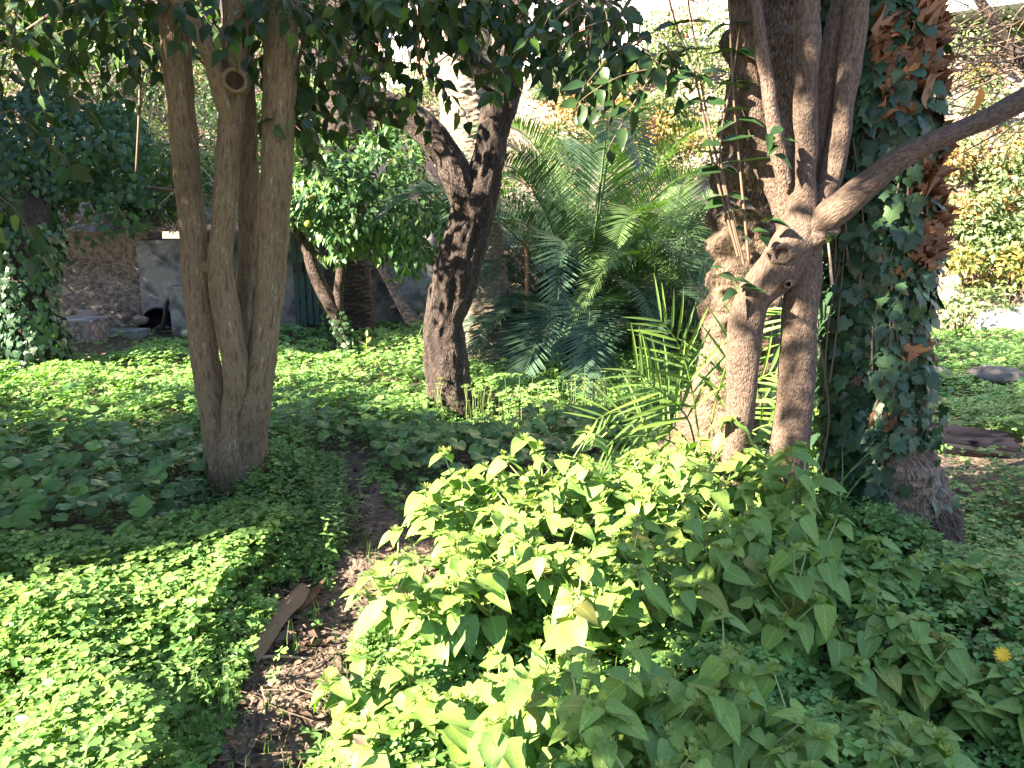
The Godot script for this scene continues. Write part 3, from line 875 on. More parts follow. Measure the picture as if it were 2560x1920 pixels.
func privet_shapes() -> Array:
	return [blade_mesh(0.1, 0.058, 0, 0.25, 0.22, 5, 0.02), blade_mesh(0.1, 0.05, 0, 0.45, 0.35, 5, 0.03), blade_mesh(0.1, 0.062, 0, 0.15, 0.1, 5, -0.03), blade_mesh(0.1, 0.054, 0, 0.35, -0.12, 5, 0.02)]

var privet_cols := [Color(0.026, 0.062, 0.018), Color(0.022, 0.05, 0.016), Color(0.034, 0.075, 0.02), Color(0.07, 0.15, 0.028)]

func build_left_tree() -> void:
	var o := thing("privet_tree", "smooth brown tree of four close stems rising from one foot beside the path", "tree", at(577, 1240, 3.94))
	var D := 3.94
	var stems := [
		[[600, 1300, 60, D], [566, 1180, 46, D], [540, 1060, 34, D], [520, 940, 33, D], [502, 800, 33, D], [489, 690, 33, D], [475, 520, 32, D], [460, 350, 33, D], [448, 180, 35, D], [436, 0, 39, D], [425, -180, 41, D], [410, -600, 40, D]],
		[[590, 1260, 40, D - .05], [580, 1140, 34, D - .07], [577, 1050, 22, D - .08], [588, 960, 28, D - .09], [584, 880, 30, D - .09], [570, 800, 31, D - .08], [557, 730, 32, D - .07], [549, 650, 29, D - .06], [556, 560, 29, D - .05], [568, 420, 30, D - .04], [578, 290, 30, D - .02], [584, 210, 31, D], [588, 120, 30, D], [590, 0, 29, D], [592, -200, 28, D], [600, -600, 26, D]],
		[[602, 950, 18, D + .15], [606, 860, 15, D + .16], [612, 700, 19, D + .17], [622, 520, 24, D + .17], [621, 350, 22, D + .17], [616, 180, 20, D + .16], [612, 0, 20, D + .16], [610, -300, 20, D + .16]],
		[[585, 1320, 72, D], [592, 1240, 62, D], [606, 1150, 56, D], [622, 1060, 48, D], [640, 970, 41, D], [656, 880, 37, D], [671, 760, 36, D], [683, 620, 37, D], [691, 480, 38, D], [697, 330, 39, D], [700, 160, 41, D], [702, 0, 43, D], [706, -200, 43, D], [715, -600, 40, D]]]
	for k in stems.size(): put_at("stem", stem_mesh(stems[k], 28, 0.02, 0, 17.0 * k), bark_brown, o)
	put_at("branch", stem_mesh([[572, 320, 16, D - .05], [566, 285, 20, D - .07], [552, 235, 21, D - .09], [533, 160, 21, D - .11], [500, 85, 22, D - .12], [452, 0, 23, D - .12], [400, -100, 22, D - .12], [300, -400, 18, D]], 20, 0.02, 0, 91.0), bark_brown, o)
	# the sawn-off knot facing the path
	var c := at(587, 200, D - .09)
	var to := (Vector3(EYE.x, c.y, EYE.z) - c).normalized()
	var rim := Shape.new()
	lathe(rim, c, to, [[-0.10, 0.075], [-0.03, 0.066], [0.0, 0.062], [0.016, 0.058], [0.022, 0.052], [0.020, 0.045], [0.008, 0.040], [-0.008, 0.038]], 28, 0.10)
	var kn := put_at("cut_knot", rim.mesh(), pale_rim, o)
	var face := Shape.new()
	lathe(face, c, to, [[-0.010, 0.042], [-0.009, 0.028], [-0.012, 0.014], [-0.014, 0.0005]], 22, 0.08)
	put("cut_face", face.mesh(), surface(grain(41, 0.05, [[0, Color(0.03, 0.022, 0.015)], [1, Color(0.09, 0.062, 0.04)]], 3, 128), 0.95), kn)
	var c2 := at(567, 229, D - .09)
	var r2 := Shape.new()
	lathe(r2, c2, to, [[-0.05, 0.026], [0.0, 0.022], [0.012, 0.018], [0.014, 0.013], [0.004, 0.009], [-0.006, 0.0005]], 16, 0.1)
	put_at("small_cut_knot", r2.mesh(), pale_rim, o)
	var spur := Shape.new()
	var sp := at(510, 668, D - .03)
	tube(spur, [sp + Vector3(0.06, 0, 0), sp, sp + Vector3(-0.015, 0.0, 0.012)], [0.04, 0.03, 0.016], 14, 0.01, 0, 7.0, true)
	put_at("spur", spur.mesh(), bark_brown, o)
	# hanging leaf sprays of the crown
	var sh := Shape.new(); var xfs := []
	var top := []
	for k in 46: top.append([rng.randf_range(640, 1480), rng.randf_range(-60, 90), rng.randf_range(3.6, 5.0)])
	for k in 34: top.append([rng.randf_range(-60, 470), rng.randf_range(-60, 130), rng.randf_range(3.6, 5.2)])
	for k in 14: top.append([rng.randf_range(200, 680), rng.randf_range(-200, 110), rng.randf_range(4.7, 5.3)])
	for k in 10: top.append([rng.randf_range(660, 800), rng.randf_range(80, 380), rng.randf_range(4.0, 5.0)])
	for q in [[760, 70, 4.0], [840, 60, 4.2], [900, 120, 4.4], [980, 90, 4.1], [1060, 130, 4.3], [1130, 60, 4.5], [1050, 190, 4.6], [980, 210, 4.3], [1120, 200, 4.2], [1190, 100, 4.1], [1250, 60, 4.4], [720, 200, 3.9], [760, 310, 4.0], [800, 180, 4.3], [690, 40, 3.7], [780, 20, 4.6], [880, 10, 4.0], [960, 0, 4.5], [1080, 10, 4.0], [1180, 10, 4.6], [1300, 20, 4.2], [900, 200, 4.5], [1000, 290, 4.4], [830, 260, 4.4], [1360, 20, 4.3],
			[60, 60, 3.6], [140, 30, 3.8], [220, 20, 4.0], [300, 40, 3.7], [20, 180, 3.5], [360, 60, 4.2], [40, 350, 3.4], [0, 560, 3.3], [500, 60, 4.4], [640, 30, 4.3], [650, 200, 4.5], [330, 160, 4.3], [80, 120, 4.2], [200, 110, 4.4]] + top:
		var p := at(q[0], q[1], q[2])
		for m in 2:
			var dr := Vector3(rng.randf_range(-1, 1), rng.randf_range(-0.7, 0.1), rng.randf_range(-0.6, 0.6))
			spray(sh, xfs, p + Vector3(0, 0.12, 0), dr, rng.randf_range(0.25, 0.5), 5, 1.0)
	# boughs above the frame that carry the sprays
	for q in [[[700, -250], [850, -60], [1010, 40], [1180, 70]], [[700, -300], [950, -130], [1250, -20], [1400, 20]], [[440, -300], [280, -60], [120, 40], [-60, 160]], [[440, -250], [330, 20], [350, 200], [340, 430]], [[1010, -150], [1050, 20], [1040, 110], [1060, 200]], [[700, -100], [760, 60], [740, 200], [770, 330]]]:
		var pts := []
		for e in q: pts.append(at(e[0], e[1], 4.15))
		twig(sh, pts, 0.016, 0.005, 6)
	tag(put_at("twigs", sh.mesh(), twig_mat, o), "", "", "", "stuff")
	hang_leaves(o, "leaf", "foliage", privet_shapes(), privet_mats, gloss_mat, privet_cols, xfs, 300)

func build_dark_tree() -> void:
	var D := 5.69
	var o := thing("furrowed_tree", "curved dark furrowed tree forking in a Y, standing in the clover", "tree", at(1125, 1035, D))
	put_at("trunk", stem_mesh([[1150, 1110, 72, D], [1136, 1040, 63, D], [1124, 980, 56, D], [1117, 920, 57, D], [1111, 860, 53, D], [1111, 800, 48, D], [1124, 750, 51, D], [1140, 690, 57, D], [1156, 630, 56, D], [1172, 570, 55, D], [1188, 510, 52, D], [1208, 450, 44, D], [1220, 390, 39, D], [1231, 320, 37, D], [1249, 260, 41, D], [1262, 200, 44, D], [1270, 165, 36, D], [1288, 90, 26, D], [1305, 0, 22, D], [1330, -150, 20, D]], 64, 0.011, 1, 3.0), bark_dark, o)
	put_at("limb", stem_mesh([[1185, 560, 36, D - .05], [1164, 500, 38, D - .05], [1142, 445, 38, D - .05], [1118, 390, 37, D - .03], [1072, 335, 38, D - .02], [1020, 292, 38, D], [955, 265, 40, D], [893, 235, 41, D], [845, 195, 42, D], [810, 130, 38, D + .05], [790, 50, 34, D + .1], [770, -60, 32, D + .1], [740, -250, 26, D + .2]], 56, 0.011, 1, 44.0), bark_dark, o)
	put_at("limb", stem_mesh([[1262, 230, 30, D - .05], [1225, 195, 32, D - .08], [1185, 155, 28, D - .1], [1150, 105, 22, D - .1], [1115, 40, 18, D - .1], [1080, -60, 16, D]], 40, 0.012, 1, 71.0), bark_dark, o)

func build_warm_tree() -> void:
	var D := 3.1
	var o := thing("knotted_tree", "smooth warm brown tree with a swollen knot, many straight stems and one slanting branch", "tree", on_ground(1950, 1420))
	var st := [
		[[1930, 1480, 42, D + .02], [1945, 1330, 40, D + .02], [1962, 1220, 43, D], [1975, 1120, 44, D], [1986, 1020, 42, D], [1992, 920, 43, D], [1998, 820, 42, D], [2006, 730, 42, D], [2010, 660, 42, D], [2006, 590, 44, D + .02]],
		[[1800, 1420, 30, D], [1822, 1240, 30, D], [1838, 1130, 29, D], [1850, 1040, 34, D], [1856, 930, 38, D], [1862, 840, 42, D], [1874, 770, 44, D - .01], [1904, 720, 48, D - .02], [1944, 676, 54, D - .03], [1966, 640, 55, D - .03], [1986, 608, 54, D - .02], [2004, 580, 50, D], [2016, 540, 50, D]],
		[[2004, 640, 44, D], [2004, 580, 42, D], [2006, 520, 36, D], [2008, 440, 31, D], [2011, 340, 31, D], [2014, 220, 31, D], [2017, 110, 33, D], [2016, 50, 30, D], [2020, 0, 31, D], [2024, -150, 30, D], [2030, -500, 28, D]],
		[[1985, 600, 34, D + .06], [1958, 500, 36, D + .08], [1926, 430, 34, D + .1], [1904, 350, 33, D + .1], [1880, 240, 32, D + .1], [1864, 150, 31, D + .1], [1850, 0, 28, D + .1], [1838, -160, 27, D + .1], [1815, -500, 25, D + .1]],
		[[1960, 460, 20, D - .02], [1945, 380, 19, D - .03], [1930, 280, 18, D - .03], [1910, 150, 17, D - .02], [1886, 0, 16, D], [1862, -150, 15, D]],
		[[2030, 560, 34, D + .08], [2042, 470, 30, D + .1], [2050, 350, 29, D + .1], [2064, 240, 30, D + .1], [2086, 120, 32, D + .1], [2112, 0, 30, D + .1], [2140, -150, 28, D + .1], [2200, -500, 25, D + .1]],
		[[2040, 540, 32, D + .02], [2072, 470, 29, D + .02], [2092, 380, 30, D + .02], [2108, 270, 30, D + .02], [2124, 160, 31, D + .02], [2144, 0, 30, D + .02], [2160, -150, 28, D + .02], [2200, -500, 25, D + .02]]]
	for k in st.size(): put_at("stem", stem_mesh(st[k], 32, 0.016, 0, 23.0 * k + 5), bark_warm, o)
	put_at("branch", stem_mesh([[2020, 590, 34, D], [2060, 550, 38, D - .04], [2112, 510, 38, D - .08], [2168, 462, 34, D - .12], [2230, 412, 31, D - .16], [2310, 366, 28, D - .2], [2400, 325, 26, D - .22], [2480, 290, 26, D - .24], [2560, 250, 26, D - .26], [2700, 170, 25, D - .3], [3000, 0, 22, D - .4]], 28, 0.018, 0, 201.0), bark_warm, o)
	# spurs, holes and torn bark
	var k1 := at(2052, 590, D - .06)
	var sh := Shape.new()
	tube(sh, [k1 + Vector3(-0.07, -0.02, -0.02), k1, k1 + Vector3(0.035, 0.012, 0.01), k1 + Vector3(0.06, 0.03, 0.0)], [0.05, 0.032, 0.022, 0.016], 16, 0.01, 0, 9.0, true)
	put_at("spur", sh.mesh(), bark_warm, o)
	for q in [[1955, 636, 0.024, 0.95], [1970, 712, 0.010, 0.5]]:
		var c := at(q[0], q[1], D - .122)
		var n := (EYE - c).normalized()
		n = (n + Vector3(-0.15, -0.2 if q[1] > 680 else 0.05, 0)).normalized()
		var ring := Shape.new()
		var rr: float = q[2]
		lathe(ring, c, n, [[-0.06, rr * 2.3], [-0.025, rr * 1.95], [-0.006, rr * 1.6], [0.002, rr * 1.3], [-0.003, rr * 1.05], [-0.016, rr * 0.92], [-0.05, rr * 0.75]], 26, 0.22)
		var kr := put_at("knot_hole", ring.mesh(), bark_warm, o)
		var hole := Shape.new()
		lathe(hole, c, n, [[-0.026, rr * 0.9], [-0.03, rr * 0.5], [-0.032, 0.0005]], 14, 0.05)
		put("hollow", hole.mesh(), surface(Color(0.012, 0.009, 0.008), 1.0), kr)
	var sk := Shape.new()
	twig(sk, [at(2070, 600, D - .1), at(2075, 650, D - .1), at(2080, 712, D - .1)], 0.004, 0.006, 6)
	put_at("broken_twig", sk.mesh(), pale_twig, o)
	# thin suckers with big dark leaves left of the stems, and sprays above
	var wood := Shape.new(); var xfs := []
	for q in [[[1845, 640], [1780, 400], [1740, 200], [1690, 60], [1660, -60]], [[1850, 640], [1800, 430], [1762, 260], [1740, 120], [1720, 0]], [[1872, 650], [1850, 420], [1832, 220], [1825, 60], [1820, -80]], [[1860, 660], [1820, 500], [1800, 360], [1830, 200], [1850, 60]]]:
		var pts := []
		for e in q: pts.append(at(e[0], e[1], D + 0.03))
		twig(wood, pts, 0.006, 0.003, 6)
		for k in 7:
			var t := 0.6 + k * 0.48
			var p: Vector3 = spline(pts, t)
			for s in [-1.0, 1.0]:
				if rng.randf() < 0.2: continue
				var ld: Vector3 = Vector3(s * 0.85, rng.randf_range(-0.35, 0.15), rng.randf_range(-0.4, 0.5)).normalized()
				xfs.append(facing(p, ld, (Vector3.UP + any_dir() * 0.4 + Vector3(0, 0, .35)).normalized(), rng.randf_range(0.85, 1.25)))
	for q in [[1590, 110, 3.3], [1640, 170, 3.2], [1660, 110, 3.1], [1520, 60, 3.6], [1450, 30, 3.8], [1400, 60, 3.9], [1600, 30, 3.4], [1500, 130, 3.7], [1440, 110, 4.0], [1380, 40, 4.0], [1540, 40, 3.4], [1480, 60, 3.5], [1320, 20, 4.0], [1350, 70, 3.8], [1420, 0, 3.6], [1500, 0, 3.5], [1560, 60, 3.4], [1620, 90, 3.3], [1470, 110, 3.7]]:
		for m in 2:
			spray(wood, xfs, at(q[0], q[1], q[2]), Vector3(rng.randf_range(-1, .4), rng.randf_range(-0.8, 0), rng.randf_range(-.5, .5)), rng.randf_range(0.2, 0.4), 4, 0.95)
	for q in [[[1720, -200], [1600, -40], [1530, 100], [1560, 250]], [[1840, -250], [1640, -100], [1450, 0], [1380, 60]]]:
		var pts := []
		for e in q: pts.append(at(e[0], e[1], 3.5))
		twig(wood, pts, 0.013, 0.004, 6)
	# leaf tufts on the low stems
	for q in [[1890, 590, 3.0], [1910, 560, 3.0], [1850, 720, 3.0], [1830, 690, 3.0], [1935, 330, 3.0], [1940, 380, 3.0], [2090, 590, 2.95]]:
		for m in 3:
			xfs.append(facing(at(q[0] + rng.randf_range(-20, 20), q[1] + rng.randf_range(-20, 20), q[2]), Vector3(rng.randf_range(-1, 1), rng.randf_range(-.5, .3), .4), (Vector3.UP + Vector3(0, 0, .6) + any_dir() * .4).normalized(), rng.randf_range(.6, .95)))
	tag(put_at("twigs", wood.mesh(), twig_mat, o), "", "", "", "stuff")
	hang_leaves(o, "leaf", "foliage", privet_shapes(), privet_mats, gloss_mat, privet_cols, xfs, 300)

func palm_trunk(label: String, sight: Array, sides: int, step: float, style: int, mt: Material, sd: float) -> Node3D:
	var last: Array = sight[0]
	var o := thing("old_palm", label, "palm", at(last[0], last[1], last[3]))
	put_at("trunk", stem_mesh(sight, sides, step, style, sd), mt, o)
	return o

func build_palm_trunks() -> void:
	palm_trunk("tall pale grey ringed palm trunk rising behind the forked dark tree", [[1232, 960, 82, 7.6], [1226, 900, 76, 7.6], [1210, 800, 70, 7.6], [1196, 680, 68, 7.6], [1185, 560, 67, 7.6], [1176, 420, 66, 7.6], [1168, 280, 65, 7.6], [1162, 120, 62, 7.6], [1158, -50, 60, 7.6], [1150, -500, 58, 7.6]], 48, 0.009, 2, bark_palm, 8.0)
	palm_trunk("stout dark ringed palm trunk standing behind the orange tree by the gate", [[884, 880, 66, 9.3], [878, 830, 62, 9.3], [872, 740, 56, 9.3], [868, 640, 56, 9.3], [866, 500, 57, 9.3], [868, 350, 60, 9.3], [872, 200, 60, 9.3], [874, 50, 58, 9.3], [874, -400, 54, 9.3]], 44, 0.010, 2, bark_dark, 61.0)
	palm_trunk("sunlit lumpy old palm trunk behind the knotted tree, wide at its foot", [[1715, 1300, 150, 4.15], [1735, 1210, 130, 4.15], [1760, 1140, 100, 4.15], [1795, 1060, 84, 4.15], [1830, 940, 80, 4.15], [1852, 800, 78, 4.15], [1868, 660, 78, 4.15], [1884, 520, 80, 4.15], [1900, 350, 82, 4.15], [1916, 180, 88, 4.15], [1930, 0, 86, 4.15], [1950, -300, 84, 4.15]], 64, 0.010, 5, bark_burl, 130.0)
	var p2 := palm_trunk("stout old palm trunk wrapped in ivy, its bare burly foot bristling with roots", [[2225, 1450, 178, 3.45], [2220, 1380, 152, 3.45], [2210, 1300, 126, 3.45], [2206, 1220, 126, 3.45], [2200, 1130, 112, 3.45], [2185, 1030, 96, 3.45], [2180, 900, 94, 3.45], [2182, 700, 96, 3.45], [2186, 500, 98, 3.45], [2190, 300, 98, 3.45], [2180, 100, 98, 3.45], [2170, -100, 96, 3.45], [2160, -500, 94, 3.45]], 72, 0.010, 5, bark_foot, 211.0)
	# bristling rootlets at the foot
	var sh := Shape.new()
	for k in 420:
		var a := rng.randf_range(-0.6, 2.2)
		var y := rng.randf_range(0.0, 0.2)
		var c := at(2218, 1400, 3.45); c.y = 0
		var r := 0.245 + 0.16 * (0.2 - y)
		var p := c + Vector3(cos(a) * r, y, sin(a) * r)
		var l := rng.randf_range(0.02, 0.07)
		twig(sh, [p, p + Vector3(cos(a) * 0.028, -l * 0.5, sin(a) * 0.028) + any_dir() * 0.01, p + Vector3(cos(a) * 0.04, -l, sin(a) * 0.04)], 0.004, 0.0015, 3)
	var rr := put_at("rootlets", sh.mesh(), surface(Color(0.17, 0.125, 0.095), 0.95), p2)
	tag(rr, "", "", "", "stuff")

func build_ivy() -> void:
	# ivy on the stout palm
	var o := thing("ivy_vine", "green ivy climbing the stout palm trunk right of the knotted tree", "ivy", Vector3(1.63, 0, -3.4))
	var shapes := [ivy_mesh(0.074, 1), ivy_mesh(0.074, 2), ivy_mesh(0.074, 3), ivy_mesh(0.074, 4), ivy_mesh(0.074, 5)]
	var xfs := []; var dryx := []
	var axis := [[2262, 1400], [2250, 1200], [2222, 1000], [2222, 700], [2228, 400], [2215, 0], [2205, -200]]
	for k in 4800:
		var t := rng.randf()
		var q: Vector2 = Vector2(spline([Vector2(2216, 1340), Vector2(2210, 1200), Vector2(2186, 1000), Vector2(2182, 700), Vector2(2188, 400), Vector2(2175, 0), Vector2(2165, -200)], t * 6.0))
		var c := at(q.x, q.y, 3.45)
		var a := rng.randf_range(PI * 0.06, PI * 1.04)          # the side towards the path, wrapping left
		if q.y > 1070 and a < 1.95 and rng.randf() > 0.05: continue
		if q.y > 780 and a < 0.95 and rng.randf() > 0.25: continue
		var r := rng.randf_range(0.175, 0.265) * (1.0 if q.y < 1000 else 1.15)
		var outw := Vector3(cos(a), 0, sin(a))
		var p := c + outw * r
		var ld := (Vector3.DOWN * 0.9 + outw * 0.35 + any_dir() * 0.55).normalized()
		var x := facing(p, ld, (outw + any_dir() * 0.45 + Vector3(0, .3, 0)).normalized(), rng.randf_range(0.5, 1.2))
		var dry_here := a < 1.25 and q.y < 620 and n3(q.y * 0.6, a * 60) > -0.22
		if dry_here and rng.randf() < 0.8: dryx.append(x)
		else: xfs.append(x)
	hang_leaves(o, "leaf", "foliage", shapes, ivy_mats, gloss_mat, [Color(0.032, 0.07, 0.034), Color(0.04, 0.085, 0.04), Color(0.028, 0.06, 0.034)], xfs, 300)
	var stems := Shape.new()
	for k in 26:
		var a := rng.randf_range(0.1, 3.2)
		var y0 := rng.randf_range(0.3, 1.6)
		var c := Vector3(1.57, 0, -3.45)
		var p := c + Vector3(cos(a) * 0.225, y0, sin(a) * 0.225)
		twig(stems, [p, p + Vector3(0.02 * rng.randfn(), 0.3, 0.02), p + Vector3(0.04 * rng.randfn(), 0.7, 0.0)], 0.005, 0.003, 5)
	tag(put_at("stems", stems.mesh(), twig_mat, o), "", "", "", "stuff")
	var d := thing("dry_leaves", "big crumpled brown dead leaves caught in the ivy high on the stout palm", "dead leaves", Vector3(1.9, 0, -3.3))
	var dshape := []
	for k in 4:
		var sh := Shape.new()
		var src := ivy_mesh(0.085, 20 + k)
		var ar := src.surface_get_arrays(0)
		var vs: PackedVector3Array = ar[Mesh.ARRAY_VERTEX]
		for i in vs.size(): vs[i].y += 1.5 * absf(vs[i].x) * sin(vs[i].z * 70 + k * 2) - 7.0 * vs[i].z * vs[i].z
		ar[Mesh.ARRAY_VERTEX] = vs
		var am := ArrayMesh.new()
		am.add_surface_from_arrays(Mesh.PRIMITIVE_TRIANGLES, ar)
		var st := SurfaceTool.new()
		st.create_from(am, 0); st.generate_normals()
		dshape.append(st.commit())
	for q in [[2260, 40], [2300, 60], [2235, 75], [2340, 70], [2320, 110], [2225, 120], [2290, 150], [2355, 120], [2250, 250], [2245, 215], [2360, 170], [2375, 190], [2330, 200], [2310, 270], [2270, 130], [2350, 30], [2240, 20], [2345, 400], [2335, 470], [2340, 560], [2325, 640], [2265, 690], [2330, 880], [2305, 860], [2235, 1035], [2290, 1040], [2020, 1100]]:
		for m in 3:
			dryx.append(facing(at(q[0] - 28 + rng.randf_range(-25, 25), q[1] + rng.randf_range(-25, 25), 3.2 if q[0] < 2330 else 3.3), (Vector3.DOWN + any_dir() * .7).normalized(), (Vector3(-.2, .2, 1) + any_dir() * .6).normalized(), rng.randf_range(.6, 1.0)))
	hang_leaves(d, "dry_leaf", "dry_foliage", dshape, dry_mats, dry_mass, [Color(0.24, 0.12, 0.06), Color(0.30, 0.16, 0.08)], dryx, 200)
	# ivy pillar left, by the stone wall
	var c0 := at(85, 935, 7.2)
	var v := thing("ivy_pillar", "blue green ivy wrapping a leaning trunk left of the stone wall", "ivy", Vector3(c0.x, 0, c0.z))
	put_at("trunk", stem_mesh([[110, 970, 40, 7.25], [85, 900, 38, 7.25], [75, 780, 36, 7.25], [70, 640, 34, 7.3], [90, 520, 30, 7.5], [130, 400, 20, 8.0]], 16, 0.05, 0, 9.0), bark_dark, v)
	var iv := []
	for k in 1250:
		var t := rng.randf()
		var p: Vector3 = at(lerpf(88, 60, t) + 10 * sin(t * 9), lerpf(925, 560, t), 7.25)
		var a := rng.randf() * TAU
		var outw := Vector3(cos(a), 0, sin(a))
		p += outw * (0.20 + 0.09 * t + 0.07 * rng.randf() + 0.05 * n3(p.y * 90, a * 30))
		iv.append(facing(p, (Vector3.DOWN + outw * 0.3 + any_dir() * 0.5).normalized(), (outw + any_dir() * .4 + Vector3(0, .4, 0)).normalized(), rng.randf_range(.6, 1.15)))
	hang_leaves(v, "leaf", "foliage", shapes, ivy_pale, gloss_mat, [Color(0.05, 0.11, 0.066), Color(0.062, 0.13, 0.075), Color(0.045, 0.095, 0.06)], iv, 200)
	# the ivy heap over the wall
	var hp := thing("ivy_heap", "big dim heap of ivy and creepers hanging over the top of the stone wall", "ivy", at(180, 600, 8.0) * Vector3(1, 0, 1))
	var hv := []
	for k in 6800:
		var px := rng.randf_range(-160, 400); var py := rng.randf_range(180, 660)
		var e := pow(pow(absf(px - 80) / 270.0, 3.2) + pow(absf(py - 420) / 245.0, 3.2), 1.0 / 3.2) + 0.36 * n3(px * 0.5, py * 0.5)
		if e > 1.0: continue
		if px > 150 and py > 500 + 30 * n3(px * 1.3, 5) and rng.randf() > .10: continue
		var p := at(px, py, 7.6 + 0.9 * e * e + rng.randf_range(-.25, .25))
		hv.append(facing(p, (Vector3.DOWN + any_dir() * .7).normalized(), (Vector3(0.2, .5, 1) + any_dir() * .5).normalized(), rng.randf_range(.5, 1.15)))
	hang_leaves(hp, "leaf", "foliage", shapes, ivy_pale, gloss_mat, [Color(0.05, 0.11, 0.066), Color(0.062, 0.13, 0.075), Color(0.045, 0.095, 0.06)], hv, 300)
	var tang := Shape.new()
	for k in 90:
		var p := at(rng.randf_range(150, 520), rng.randf_range(60, 620), rng.randf_range(8.0, 9.8))
		var e := p + Vector3(rng.randfn() * .35, rng.randfn() * .4, rng.randfn() * .2)
		twig(tang, [p, (p + e) * .5 + any_dir() * .12, e], 0.006, 0.003, 4)
	tag(put_at("dead_stems", tang.mesh(), pale_twig, hp), "", "", "", "stuff")

func build_orange_tree() -> void:
	var D := 7.75
	var o := thing("orange_tree", "low orange tree with a slanting ivy clad trunk and dense green crown before the gate", "tree", at(885, 900, D))
	put_at("trunk", stem_mesh([[900, 935, 16, D], [884, 895, 17, D], [868, 850, 17, D], [845, 795, 17, D], [812, 735, 17, D], [790, 690, 16, D], [775, 640, 15, D], [772, 590, 13, D]], 14, 0.05, 0, 3.0), bark_dark, o)
	put_at("limb", stem_mesh([[848, 800, 11, D], [846, 740, 12, D], [852, 680, 12, D], [862, 620, 11, D], [870, 560, 9, D]], 12, 0.05, 0, 4.0), bark_dark, o)
	put_at("limb", stem_mesh([[778, 650, 11, D], [740, 560, 10, D], [760, 470, 8, D]], 10, 0.06, 0, 5.0), bark_dark, o)
	put_at("limb", stem_mesh([[866, 600, 9, D], [930, 520, 8, D + .1], [1010, 460, 6, D + .1]], 10, 0.06, 0, 6.0), bark_dark, o)
	var xfs := []
	for k in 8200:
		var px := rng.randf_range(650, 1160); var py := rng.randf_range(310, 690)
		var e := Vector2((px - 900) / 248.0, (py - 480) / 165.0).length()
		e = minf(e, Vector2((px - 1040) / 125.0, (py - 570) / 115.0).length()) + 0.42 * n3(px * 0.55, py * 0.55, 9) 
		if e > 1.0: continue
		if py > 600 and rng.randf() < 0.45: continue
		if n3(px * 1.1, py * 1.1, 66) < -0.45: continue
		var dp := sqrt(maxf(0, 1 - e * e))
		var p := at(px, py, D - 0.9 * dp * rng.randf_range(-.3, 1.0) + 0.2 * n3(px, py, 5))
		var outw := Vector3((px - 900) / 248.0, (480 - py) / 165.0, dp).normalized()
		xfs.append(facing(p, (Vector3.DOWN * .5 + outw * .6 + any_dir() * .6).normalized(), (Vector3.UP + outw * .6 + any_dir() * .4).normalized(), rng.randf_range(.65, 1.2)))
	var mats := []
	for c in [Color(0.06, 0.135, 0.055), Color(0.075, 0.16, 0.065), Color(0.05, 0.115, 0.05), Color(0.12, 0.21, 0.06)]: mats.append(leafy(c, .4))
	hang_leaves(o, "leaf", "foliage", [blade_mesh(.1, .048, 0, .3, .3, 4), blade_mesh(.1, .044, 0, .5, .15, 4), blade_mesh(.095, .05, 0, .2, .4, 4)], mats, gloss_mat, [Color(0.07, 0.155, 0.06), Color(0.085, 0.18, 0.07), Color(0.06, 0.13, 0.05), Color(0.14, 0.23, 0.065)], xfs, 300)
	var ball := SphereMesh.new()
	ball.radius = 0.033; ball.height = 0.064; ball.radial_segments = 18; ball.rings = 10
	var peel := surface(Color(0.20, 0.22, 0.03), .5, relief(77, .2, 2, 128, 3.0), Vector3.ONE * 3, .5)
	for q in [[782, 495], [716, 398], [770, 560]]:
		var f := put("orange", ball, peel, o)
		f.position = at(q[0], q[1], D - .75) - o.position
	var iv := []
	for k in 260:
		var t := rng.randf()
		var p := at(lerpf(893, 845, t), lerpf(910, 790, t), D - .04) + any_dir() * .09
		iv.append(facing(p, (Vector3.DOWN + any_dir()).normalized(), Vector3(0, .3, 1) + any_dir() * .5, rng.randf_range(.3, .7)))
		if k % 3 == 0:
			var w := at(rng.randf_range(805, 835), rng.randf_range(730, 890), D + .35) + any_dir() * .07
			iv.append(facing(w, (Vector3.DOWN + any_dir()).normalized(), Vector3(0, .3, 1) + any_dir() * .5, rng.randf_range(.5, .9)))
	var v := thing("ivy_stub", "small ivy creeping up the slanting trunk of the orange tree", "ivy", at(885, 900, D))
	hang_leaves(v, "leaf", "foliage", [ivy_mesh(.08, 31), ivy_mesh(.08, 32)], ivy_mats, gloss_mat, [Color(.045, .1, .045)], iv, 60)

